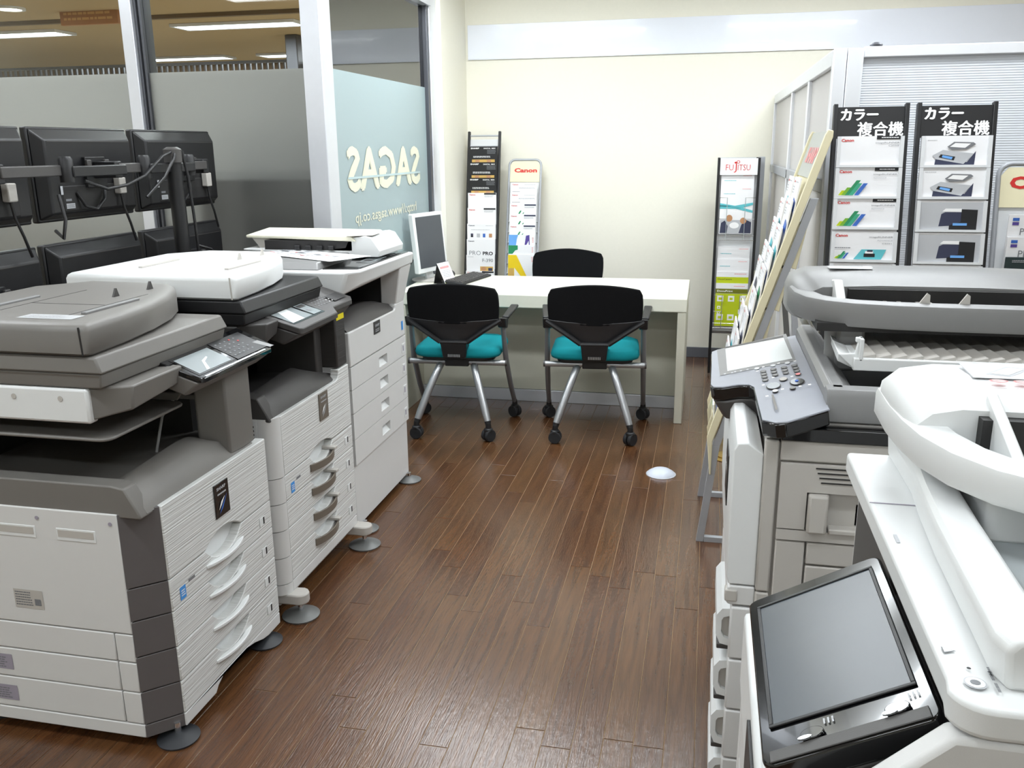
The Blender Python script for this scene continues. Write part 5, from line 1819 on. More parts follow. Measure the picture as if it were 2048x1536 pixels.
    # ---- big tilted touch panel
    TL, TR, BR, BL = Vector((.083, 1.168, .878)), Vector((.243, 1.150, .976)), Vector((.250, .808, .976)), Vector((.080, .812, .878))
    up = (TR - TL).normalized()
    ux = Vector((0, -1, 0))
    nrm = ux.cross(up).normalized()
    wid, hei = 1.160 - .810, (TR - TL).length
    o = Vector((.082, 1.160, .878))
    P = lambda u_, v_, w_=0.0: o + ux * u_ + up * v_ + nrm * w_
    sc = t
    g = G()
    out = rrect(0, wid, 0, hei, .014, 4)
    g.hexa([tuple(P(a_, b_, -.028)) for a_, b_ in out], [tuple(P(a_, b_, 0)) for a_, b_ in out])
    pan = part(g, 'touch_panel', M_GLOSSB, t, .003)
    mg = lambda l, r_, b_, tt, w0, w1: G().hexa([tuple(P(l, b_, w0)), tuple(P(r_, b_, w0)), tuple(P(r_, tt, w0)), tuple(P(l, tt, w0))], [tuple(P(l, b_, w1)), tuple(P(r_, b_, w1)), tuple(P(r_, tt, w1)), tuple(P(l, tt, w1))])
    part(mg(.032, wid - .062, .018, hei - .018, .0003, .0012), 'display', M_SCREEN, pan)
    g = G()
    L_, R_, B_, T_ = .032, wid - .062, .018, hei - .018
    for (l, r_, b_, tt) in ((L_ - .005, L_, B_ - .005, T_ + .005), (R_, R_ + .005, B_ - .005, T_ + .005), (L_, R_, B_ - .005, B_), (L_, R_, T_, T_ + .005)):
        q = mg(l, r_, b_, tt, .0003, .0030)
        g.add(q.v, q.f)
    part(g, 'display_frame', M_BLACK, pan, .001)
    part(mg(wid - .020, wid - .002, .010, hei - .010, .0003, .0022), 'lower_strip', M_DGREY, pan, .001)
    for v_ in (.060, .150):
        k = part(G().disc(P(wid - .028, v_, .0005), ux, up, .009, 18, .004, .013), 'home_button', M_GLOSSB, pan, .001)
        part(G().disc(P(wid - .022, v_ - .008, .0035), ux, up, .003, 10, .002, .008), 'button_glint', M_CHROME, k)
        f = Face(P(wid - .048, v_ + .012, .0), ux, up, .0012)
        f.lines(0, 0, .010, .014, 3, INK_LGR)
        f.flush(pan)
    part(G().hexa([tuple(P(.0, .0, -.029)), tuple(P(wid, .0, -.029)), tuple(P(wid, hei, -.029)), tuple(P(.0, hei, -.029))],
                  [tuple(P(.03, .07, -.075)), tuple(P(wid - .02, .07, -.075)), tuple(P(wid - .02, hei - .005, -.075)), tuple(P(.03, hei - .005, -.075))]), 'panel_back', M_DGREY, t, .004)
    part(G().box(.225, .275, .90, 1.08, .86, .955), 'panel_hinge', M_BLACK, t, .006)
    part(G().box(.258, .275, y0 + .03, y1 - .03, .722, .985), 'front_fascia', M_DGREY, t)


right_near()
# ================================================================== brochure racks and their brochures
def frame_pts(o, ux, uy):
    return Vector(o), Vector(ux).normalized(), Vector(uy).normalized()


def brochure(o, ux, uy, w, h, label, group, deco, m=None, th=.004, name='brochure'):
    """booklet standing on its lower edge; o lower-left corner of the cover"""
    o, ux, uy = frame_pts(o, ux, uy)
    n = ux.cross(uy).normalized()
    c = o + ux * w / 2
    t = thing(name, label, 'brochure', tuple(c), group=group)
    g = G().hexa([o - n * th, o + ux * w - n * th, o + ux * w + uy * h - n * th, o + uy * h - n * th], [o, o + ux * w, o + ux * w + uy * h, o + uy * h])
    part(g, 'cover', m or M_PAPER, t)
    f = Face(o, ux, uy, .0005)
    if deco:
        deco(f, w, h)
        f.flush(t)
    return t


ORD = ['top', 'second', 'third', 'fourth', 'fifth', 'sixth', 'seventh', 'eighth', 'ninth', 'tenth', 'lowest']

# covers ------------------------------------------------------------


def dk(f, w, h):        # black cover, white heading, golden picture strip
    f.text('SHARP', .012, h - .018, .010, INK_WHT, .062, bold=.04)
    f.text('DIGITAL', w - .10, h - .018, .008, INK_WHT, .05, bold=.03).text('MX', w - .042, h - .018, .008, INK_WHT, .028, bold=.03)
    f.lines(w - .075, h - .052, .065, .030, 4, INK_GRY).lines(.03, h - .078, .13, .014, 2, INK_WHT)
    f.rect(.02, h - .112, w - .04, .022, INK_GOLD, 'picture').rect(.045, h - .110, .03, .018, INK_SKIN, 'picture').rect(.13, h - .110, .03, .018, INK_SKIN, 'picture')


def cn_plain(f, w, h):
    f.text('Canon', .010, h - .018, .010, INK_RED, .045, bold=.03)
    f.rect(w - .088, h - .012, .086, .011, INK_BLK, 'header_bar').lines(w - .085, h - .030, .07, .014, 2, INK_LGR)


def cn_ir(f, w, h, sub=True, lit=True):
    f.text('Canon', .012, h - .018, .010, INK_RED, .040, bold=.03)
    f.rect(w - .085, h - .011, .084, .011, INK_BLK, 'header_bar').lines(w - .070, h - .008, .055, .006, 1, INK_WHT)
    f.text('imageRUNNER', w - .088, h - .026, .0065, INK_GRY, .076)
    if sub:
        f.text('ADVANCE', w - .088, h - .036, .005, INK_LGR, .042)
    else:
        f.text('C2020F', w - .046, h - .034, .005, INK_GRY, .034)


def stripes(f, x, y, s):
    for k, (m, a, b) in enumerate(((INK_LIME, 0, .016), (inkmat((120, 175, 50)), .010, .026), (INK_GRN, .022, .050), (inkmat((60, 165, 130)), .034, .040), (INK_BLU, .052, .040))):
        f.poly([(x + a * s, y), (x + (a + .014) * s, y), (x + (a + .014 + b * .7) * s, y + b * s), (x + (a + b * .7) * s, y + b * s)], m, 'stripe_motif')


# ---- black rack by the back corner -----------------------------------
def corner_rack():
    th = math.atan2(.30, 1.60)              # leans back on the wall
    up = Vector((0, math.sin(th), math.cos(th)))
    fwd = Vector((0, -math.cos(th), math.sin(th)))
    ux = Vector((1, 0, 0))
    xl, xr = -1.700, -1.458
    yt, zt = 6.335, 1.612
    L = zt / math.cos(th)
    o = Vector((0, yt, zt)) - up * L
    t = thing('brochure_rack', 'tall black ladder rack of brochures in the corner beside the glass wall', 'brochure rack', ((xl + xr) / 2, o.y, 0))
    Pt = lambda x, s, w=0.0: Vector((x, o.y, o.z)) + up * s + fwd * w
    for x in (xl, xr - .018):
        part(G().hexa([Pt(x, .012, -.03), Pt(x + .018, .012, -.03), Pt(x + .018, .012, .02), Pt(x, .012, .02)], [Pt(x, L, -.01), Pt(x + .018, L, -.01), Pt(x + .018, L, .012), Pt(x, L, .012)]), 'side_rail', M_BLACK, t, .003)
    for s in (L - .03, L - .105, .45, .08):
        part(G().tube([Pt(xl + .009, s), Pt(xr - .009, s)], .006, 10), 'cross_bar', M_STEELG, t)
    part(G().slab([Pt(xl + .018, L - .105, -.004), Pt(xr - .018, L - .105, -.004), Pt(xr - .018, L - .055, -.004), Pt(xl + .018, L - .055, -.004)], fwd, .002), 'header_plate', M_ACRYL, t)
    gp = 'brochures in the black corner rack'
    tops = [293.5, 325, 356, 386, 416, 447.5, 478.5, 510, 541.5]
    grp = gp
    decos = []
    def photo4(f, w, h):
        f.text('Canon', .010, h - .017, .009, INK_NAVY, .045, bold=.03)
        f.lines(w - .07, h - .016, .06, .006, 1, INK_LGR).lines(.03, h - .045, .14, .006, 1, INK_LGR)
        for k in range(4):
            f.rect(.026 + k * .045, h - .095, .018 + .005 * (k % 2), .026, (INK_NAVY, INK_LGR, INK_BLU, INK_SKIN)[k], 'product_picture').rect(.030 + k * .045, h - .093, .012, .010, INK_BLK, 'product_base')
    def prop(f, w, h):
        f.text('Canon', .010, h - .017, .009, INK_NAVY, .045, bold=.03)
        f.text('PRO', .018, h - .112, .030, INK_GRY, .085, bold=-.005).text('PRO', .118, h - .112, .026, INK_BLK, .075, bold=.03)
    def f390(f, w, h):
        f.lines(.010, h - .016, .045, .008, 1, INK_LGR)
        f.text('F-390', w - .088, h - .048, .024, INK_GRY, .078)
        f.rect(w - .105, h - .112, .095, .032, INK_GOLD, 'picture').ell(w - .08, h - .097, .02, .014, INK_SKIN, 'picture_face').rect(w - .045, h - .110, .03, .02, INK_NAVY, 'picture_dark')
    seq = [(dk, M_BLACK, 'black covered brochure with gold picture strip, top pocket of the corner rack'), (dk, M_BLACK, 'black covered brochure with gold picture strip, second pocket of the corner rack'),
           (dk, M_BLACK, 'black covered brochure with gold picture strip, third pocket of the corner rack'),
           (cn_plain, None, 'plain white brochure with black header bar, directly under the black ones in the corner rack'), (cn_plain, None, 'plain white brochure with black header bar, fifth pocket of the corner rack'),
           (photo4, None, 'white brochure with four small product pictures in the corner rack'), (prop, None, 'white brochure with large grey and black capitals in the corner rack'),
           (f390, None, 'white brochure with a model number and small food picture in the corner rack'), (cn_plain, None, 'white brochure barely showing above the desk, lowest visible in the corner rack')]
    for i, (dc, m, lb) in enumerate(seq):
        # brochure top on the ray of that row, in the rack plane
        P_ = plane_pick(960, tops[i], Pt(0, L, .02), fwd)
        s = (P_ - Vector((0, o.y, o.z))).dot(up)
        x = xl + .016 + .002
        q = Pt(x, s - .29, .024)
        wv = (Vector((0, 0, 1)))
        b = brochure(Pt(xl + .022, s - .285, .006), ux, (up * .285 + fwd * .042), .207, .285, lb, gp, dc, m, .007)
        pk = part(G().hexa([Pt(xl + .018, s - .290, .004), Pt(xr - .018, s - .290, .004), Pt(xr - .018, s - .290, .03), Pt(xl + .018, s - .290, .03)],
                           [Pt(xl + .018, s - .286, .004), Pt(xr - .018, s - .286, .004), Pt(xr - .018, s - .286, .03), Pt(xl + .018, s - .286, .03)]), 'pocket_shelf', M_BLACK, t)


corner_rack()


# ---- low rack with cream header --------------------------------------
def header_rack(x0, x1, yt, zt, th, seq, tops, colx, name_lab, gp, hdr, pitch_w, lettering, yfloor=None, bw=.19, frame=M_STEELG, hcol=M_CREAM, ltw=.165, lth=.032, ltx=.03):
    up = Vector((0, math.sin(th), math.cos(th)))
    fwd = Vector((0, -math.cos(th), math.sin(th)))
    ux = Vector((1, 0, 0))
    L = zt / math.cos(th)
    o = Vector((0, yt, zt)) - up * L
    t = thing('brochure_stand', name_lab, 'brochure rack', ((x0 + x1) / 2, o.y, 0))
    Pt = lambda x, s, w=0.0: Vector((x, o.y, o.z)) + up * s + fwd * w
    r = .04
    path = [(x0, .012), (x0, L - r)] + [(x0 + r - r * math.cos(a), L - r + r * math.sin(a)) for a in (PI / 8, PI / 4, 3 * PI / 8, PI / 2)] + [(x1 - r + r * math.sin(a), L - r + r * math.cos(a)) for a in (0.001, PI / 8, PI / 4, 3 * PI / 8, PI / 2)] + [(x1, .012)]
    part(G().tube([Pt(a, b) for a, b in path], .0085, 10), 'tube_frame', frame, t, smooth=70)
    part(G().tube([Pt(x0, .015), Pt(x0, .015, .22)], .0085, 10), 'foot', frame, t)
    part(G().tube([Pt(x1, .015), Pt(x1, .015, .22)], .0085, 10), 'foot', frame, t)
    hp = [(x0 + .008, L - hdr), (x1 - .008, L - hdr), (x1 - .008, L - r), (x1 - .03, L - .012), (x0 + .03, L - .012), (x0 + .008, L - r)]
    hd = part(G().slab([Pt(a, b, -.003) for a, b in hp], fwd, .006), 'header_board', hcol, t)
    f = Face(Pt(x0 + .008, L - hdr, .003), ux, up, .0006)
    f.text(lettering, ltx, hdr * .42, lth, INK_RED, ltw, bold=.045)
    f.flush(hd)
    part(G().slab([Pt(x0 + .010, .25, -.006), Pt(x1 - .010, .25, -.006), Pt(x1 - .010, L - hdr, -.006), Pt(x0 + .010, L - hdr, -.006)], fwd, .004), 'back_panel', M_ACRYL, t)
    for i, (dc, m, lb) in enumerate(seq):
        P_ = plane_pick(colx, tops[i], Pt(0, L, .016), fwd)
        s = (P_ - Vector((0, o.y, o.z))).dot(up)
        xa = (x0 + x1) / 2 - bw / 2 + .006
        brochure(Pt(xa, s - .27, .006), ux, (up * .27 + fwd * .048), bw, .27, lb, gp, dc, m, .006)
        part(G().hexa([Pt(x0 + .01, s - .276, -.002), Pt(x1 - .01, s - .276, -.002), Pt(x1 - .01, s - .276, .022), Pt(x0 + .01, s - .276, .022)],
                      [Pt(x0 + .01, s - .272, -.002), Pt(x1 - .01, s - .272, -.002), Pt(x1 - .01, s - .272, .022), Pt(x0 + .01, s - .272, .022)]), 'pocket_shelf', M_ACRYL, t)
    return t


def w_lines(f, w, h):
    f.text('Canon', .012, h - .018, .009, INK_RED, .042, bold=.03)
    f.lines(w - .09, h - .018, .08, .006, 1, INK_LGR).lines(w - .13, h - .042, .12, .010, 2, INK_LGR).lines(.012, h - .066, .06, .006, 1, INK_GRY)


def w_green(f, w, h):
    f.text('Canon', .010, h - .018, .009, INK_RED, .042, bold=.03)
    f.rect(w - .085, h - .014, .083, .010, INK_NAVY, 'header_bar').lines(w - .085, h - .030, .07, .010, 2, INK_LGR)
    f.poly([(.06, h - .070), (.072, h - .070), (.084, h - .048), (.074, h - .048)], INK_GRN, 'stripe_motif').poly([(.09, h - .070), (.098, h - .070), (.104, h - .060), (.098, h - .060)], INK_GRN, 'stripe_motif')


def w_blue(f, w, h):
    f.poly([(0, h - .075), (.052, h - .075), (.058, h - .03), (.068, h), (0, h)], INK_SKY, 'blue_field')
    f.poly([(.115, h - .070), (.125, h - .005), (.150, h), (.152, h - .07), (.146, h - .07), (.144, h - .04), (.128, h - .07)], INK_PUR, 'purple_motif')
    f.lines(w - .02, h - .055, .010, .04, 4, INK_PINK)


def w_teal(f, w, h):
    f.poly([(0, h - .06), (.03, h - .06), (.05, h - .035), (.068, h - .03), (.068, h), (0, h)], INK_GRN, 'green_field')
    f.lines(w - .02, h - .05, .010, .04, 4, INK_PINK)


def w_yel(f, w, h):
    f.poly([(0, h - .16), (.045, h - .16), (.045, h - .09), (.1, h - .16), (.14, h - .16), (.06, h), (0, h)], INK_YEL, 'yellow_field')
    f.rect(.004, h - .15, .038, .055, INK_GOLD, 'yellow_window').lines(w - .02, h - .05, .010, .04, 4, INK_PINK)


CS = 'in the low cream-headed stand'
header_rack(-1.402, -1.172, 6.355, 1.415, math.atan2(.32, 1.4),
            [(w_lines, None, 'white brochure with grey print lines, top row of the low cream-headed stand'), (w_lines, None, 'white brochure with grey print lines, second row of the low cream-headed stand'),
             (w_green, None, 'white brochure with navy bar and green stripe, third row of the low cream-headed stand'), (w_green, None, 'white brochure with navy bar and green stripe, fourth row of the low cream-headed stand'),
             (w_green, None, 'white brochure with navy bar and green stripe, fifth row of the low cream-headed stand'), (w_blue, None, 'brochure with sky blue field and purple motif ' + CS),
             (w_teal, None, 'white brochure with green corner field ' + CS), (w_yel, None, 'brochure with big yellow shape ' + CS)],
            [366, 387, 408, 429, 450, 470, 491, 510], 1050, 'low brochure stand with grey tube frame and cream red-lettered header beside the corner', 'brochures in the low cream-headed stand', .158, .19, 'Canon')


# ---- black rack with white header at the back, right ------------------
def back_rack():
    Y = 5.92
    x0, x1, zt = .052, .315, 1.424
    t = thing('brochure_rack', 'black framed brochure rack with white red-lettered header by the back wall', 'brochure rack', ((x0 + x1) / 2, Y + .08, 0))
    for x in (x0, x1 - .016):
        part(G().box(x, x + .016, Y, Y + .022, .012, zt), 'front_post', M_BLACK, t, .002)
        part(G().box(x, x + .016, Y + .24, Y + .262, .012, zt), 'rear_post', M_BLACK, t, .002)
        part(G().box(x + .004, x + .012, Y + .02, Y + .24, .02, .045).box(x + .004, x + .012, Y + .02, Y + .24, .17, .19), 'base_bar', M_STEELG, t, .002)
        part(G().box(x + .005, x + .011, Y + .022, Y + .24, .24, zt - .01), 'side_panel', M_GREY if x == x0 else M_STEELG, t)
    part(G().box(x0 + .016, x1 - .016, Y + .24, Y + .246, .24, zt), 'back_panel', M_ACRYL, t)
    part(G().box(x1 + .001, x1 + .032, Y + .10, Y + .26, .7, zt + .004), 'side_sign', M_STEELG, t, .002)
    hd = part(G().box(x0 + .016, x1 - .016, Y - .002, Y + .004, zt - .105, zt - .003), 'header_board', M_PAPER, t)
    f = Face((x0 + .016, Y - .002, zt - .105), (1, 0, 0), (0, 0, 1), .0006)
    wv = x1 - x0 - .032
    f.text('FU', .034, .028, .036, INK_RED, .048, bold=-.005).text('J', .084, .014, .056, INK_RED, .018, bold=-.005).text('ITSU', .108, .028, .036, INK_RED, .078, bold=-.005).ell(.110, .080, .011, .010, INK_RED, 'logo_loop').ell(.110, .080, .007, .006, M_PAPER, 'logo_hole').ell(.094, .076, .008, .006, INK_RED, 'logo_loop')
    f.flush(hd)
    part(G().box(x0 + .016, x1 - .016, Y + .03, Y + .034, .30, zt - .105), 'inner_panel', M_ACRYL, t)
    zof = lambda y: at_y(1480, y, Y).z
    gp = 'brochures in the white-headed black rack'
    def simple(f, w, h):
        f.lines(.02, h - .05, .075, .008, 1, INK_TEAL).lines(w - .07, h - .018, .06, .006, 1, INK_PINK)
    def people(f, w, h):
        simple(f, w, h)
        f.poly([(0, h - .13), (.07, h - .125), (w, h - .10), (w, h - .115), (.12, h - .14), (0, h - .115)], INK_TEAL, 'swoosh').poly([(0, h - .105), (.09, h - .12), (w, h - .15), (w, h - .165), (.1, h - .14), (0, h - .14)], INK_TEAL, 'swoosh')
        f.rect(.004, .004, w - .008, .085, INK_LGR, 'photo_background')
        f.poly([(.006, .006), (.05, .006), (.055, .05), (.035, .085), (.012, .07)], INK_NAVY, 'suited_figure').poly([(.125, .006), (.20, .006), (.20, .075), (.17, .09), (.14, .06)], INK_NAVY, 'suited_figure')
        f.ell(.062, .10, .020, .022, INK_SKIN, 'head').ell(.15, .085, .02, .02, INK_SKIN, 'head').ell(.095, .055, .03, .02, INK_WHT, 'papers')
    def limetop(f, w, h):
        f.lines(w - .09, h - .018, .08, .008, 1, INK_PINK).rect(0, h - .10, w, .065, INK_LIME, 'lime_band').text('DocuCentre', .010, h - .055, .012, INK_OLIVE, .09, bold=.02)
    def limebig(f, w, h):
        f.lines(w - .09, h - .022, .08, .008, 1, INK_PINK)
        f.rect(0, 0, w, h - .068, INK_LIME, 'lime_field').rect(0, h - .066, w, .030, INK_OLIVE, 'olive_band').text('DocuPrint', .010, h - .057, .012, INK_WHT, .10, bold=.02)
        for (x, y, a) in ((.012, h - .12, .04), (.082, h - .12, .04), (.155, h - .12, .04), (.015, .08, .02), (.012, .04, .042), (.082, .04, .042), (.15, .085, .03), (.015, .115, .02)):
            f.rect(x, y, a, a * .95, INK_WHT, 'pictogram').rect(x + a * .25, y + a * .25, a * .5, a * .4, INK_LIME, 'pictogram_detail')
    rows = [(346.5, .30, simple, 'plain white brochure, top one in the white-headed black rack', .02), (373, .30, people, 'brochure with teal swoosh and photo of two people in the white-headed black rack', .010),
            (494, .29, simple, 'plain white brochure under the wire gap in the white-headed black rack', .028), (519, .29, simple, 'plain white brochure just above the lime green ones in the white-headed rack', .020), (544, .29, limetop, 'white brochure with lime green band in the white-headed black rack', .012),
            (567, .285, limebig, 'brochure with large lime green field and white pictograms in the black rack', .004)]
    for (yp, h, dc, lb, dy) in rows:
        z = zof(yp)
        brochure((x0 + .026, Y + dy - .012, z - h), (1, 0, 0), (0, .02, 1), .205, h, lb, gp, dc)
    # wire pocket fronts
    for (yp0, yp1) in ((395, 480), (590, 655)):
        za, zb = zof(yp0), zof(yp1)
        g = G()
        for xx in (x0 + .07, x1 - .08):
            g.tube([(x0 + .018 if xx < .18 else x1 - .018, Y - .028, za), (xx, Y - .030, za), (xx, Y - .030, zb), (xx, Y + .02, zb)], .0022, 6)
            g.tube([(x0 + .018 if xx < .18 else x1 - .018, Y - .028, (za + zb) / 2), (xx, Y - .030, (za + zb) / 2)], .0022, 6)
        g.tube([(x0 + .016, Y - .028, zb + .03), (x1 - .016, Y - .028, zb + .03)], .0022, 6).tube([(x0 + .016, Y - .028, zb), (x1 - .016, Y - .028, zb)], .0022, 6)
        part(g, 'wire_pocket', M_CHROME, t)


back_rack()


# ---- leaning rack with cream sides, facing the aisle -------------------
def leaning_rack():
    y0, y1 = 3.255, 3.745
    B, T = Vector((.016, 0, 0)), Vector((.404, 0, 1.545))
    P0, P1 = Vector((.060, 0, .44)), T
    up = (P1 - P0).normalized()
    n = Vector((-up.z, 0, up.x))            # faces the aisle (-x) and up
    t = thing('leaning_brochure_rack', 'leaning brochure rack with cream sides and grey steel floor frame', 'brochure rack', (.2, 3.5, 0))
    at = lambda s, w=0.0: P0 + up * s + n * w
    L = (P1 - P0).length
    V = lambda p, y: (p.x, y, p.z)
    # steel frame
    for y in (y0 - .003, y1 - .022):
        lg = G()
        pts = [B, at(-.04, -.012), at(L * .80, -.012)]
        for a, b in zip(pts[:-1], pts[1:]):
            lg.hexa([(a.x, y, a.z), (a.x + .028, y, a.z), (a.x + .028, y + .022, a.z), (a.x, y + .022, a.z)], [(b.x, y, b.z), (b.x + .028, y, b.z), (b.x + .028, y + .022, b.z), (b.x, y + .022, b.z)])
        part(lg, 'frame_leg', M_STEELG, t, .001)
        part(G().box(.046, .46, y, y + .022, .0, .022), 'floor_bar', M_STEELG, t, .001)
        part(G().hexa([(.43, y, .022), (.46, y, .022), (.46, y + .022, .022), (.43, y + .022, .022)], [(.30, y, 1.0), (.32, y, 1.0), (.32, y + .022, 1.0), (.30, y + .022, 1.0)]), 'rear_strut', M_STEELG, t, .001)
        part(G().lathe([(.001, 0), (.006, 0), (.006, .004), (.001, .006)], (0, 0, 0), 10), 'bolt', M_CHROME, t, xf=Matrix.Translation((.058, y if y == y0 else y + .022, .27)) @ Matrix.Rotation(PI / 2, 4, 'X'))
    # cream sides, rounded at the head
    for y in (y0 - .012, y1):
        pr = [at(-.02, -.006), at(L - .02, -.006), at(L, .0), at(L, .018), at(L - .02, .022), at(.04, .022), at(-.01, .020), at(-.15, -.040), at(-.15, -.046)]
        part(G().hexa([V(p, y) for p in pr], [V(p, y + .012) for p in pr]), 'side_board', M_CREAM, t, .003)
    part(G().hexa([V(at(.0), y0), V(at(.0), y1), V(at(L - .16), y1), V(at(L - .16), y0)], [V(at(.0, .006), y0), V(at(.0, .006), y1), V(at(L - .16, .006), y1), V(at(L - .16, .006), y0)]), 'back_board', M_CREAM, t)
    hd = part(G().hexa([V(at(L - .17, .004), y0), V(at(L - .17, .004), y1), V(at(L - .004, .004), y1), V(at(L - .004, .004), y0)],
                       [V(at(L - .17, .012), y0), V(at(L - .17, .012), y1), V(at(L - .004, .012), y1), V(at(L - .004, .012), y0)]), 'header_board', mat('header_grey', (176, 178, 172), .5), t)
    f = Face(V(at(L - .17, .012), y1), (0, -1, 0), up, .0008)
    f.text('SHARP', .10, .05, .06, INK_PINK, .30, bold=.04)
    f.flush(hd)
    # middle divider
    ym = (y0 + y1) / 2
    # stepped pocket ends sticking out behind
    gp = 'brochures in the leaning rack'
    R2 = random.Random(3)
    rows = 11
    pitch = .0865
    inks = [INK_BLU, INK_PUR, INK_GRN, INK_NAVY, INK_TEAL]
    for c, (ya, nm) in enumerate(((y1 - .012, 'column away from the steel-grey copier'), (ym - .006, 'column nearer the steel-grey copier'))):
        for r in range(rows):
            st = L - .172 - r * pitch + R2.uniform(-.012, .012)
            if c == 0 and r in (5,):
                continue
            hh = min(.235, st - .015)
            if hh < .07:
                continue
            s0 = st - hh
            base = .004
            k = R2.randrange(5)
            def dc(f, w, h, k=k, r=r):
                f.text('SHARP' if k % 2 else 'Canon', .014, h - .020, .010, INK_RED, .05, bold=.03)
                f.lines(.09, h - .020, .08, .008, 1, INK_LGR)
                f.poly([(w * .45, h - .11), (w, h - .12), (w, h - .085), (w * .62, h - .07)], inks[k], 'cover_swoosh').lines(.014, h - .06, .06, .03, 3, INK_LGR)
            lb = 'white brochure, %s row of the leaning rack, %s' % (ORD[r], ('column by the back wall' if c == 0 else 'column by the floor bar bolt'))
            brochure(V(at(s0, base), ya), (0, -1, 0), up * hh + n * .036, .205, hh, lb, gp, dc, None, .005)
    for r in range(rows + 1):
        s = L - .172 - r * pitch - .24
        if s < .0:
            continue
        part(G().hexa([V(at(s, .004), y0), V(at(s, .004), y1), V(at(s, .014), y1), V(at(s, .014), y0)], [V(at(s + .004, .004), y0), V(at(s + .004, .004), y1), V(at(s + .004, .014), y1), V(at(s + .004, .014), y0)]), 'pocket_shelf', M_CREAM, t)
    # rear pocket backs that stick out behind the near side as steps
    for k, s in enumerate((.20, .36, .52, .68)):
        a, b = at(s - .02, -.055), at(s + .12, -.02)
        part(G().hexa([V(at(s, -.008), y0 + .004), V(at(s, -.058), y0 + .004), V(at(s, -.058), y1 - .004), V(at(s, -.008), y1 - .004)], [V(at(s + .15, -.008), y0 + .004), V(at(s + .15, -.040), y0 + .004), V(at(s + .15, -.040), y1 - .004), V(at(s + .15, -.008), y1 - .004)]), 'rear_step', M_CREAM, t, .002)
    # lower wire-like cream hoops
    for (ya, yb) in ((y0 + .10, y0 + .112), (y1 - .15, y1 - .138)):
        q = [at(.06, .022), at(-.01, .020), at(-.15, -.040), at(-.15, -.046), at(-.01, .010), at(.06, .012)]
        part(G().hexa([V(p, ya) for p in q], [V(p, yb) for p in q]), 'divider', M_CREAM, t, .001)


leaning_rack()


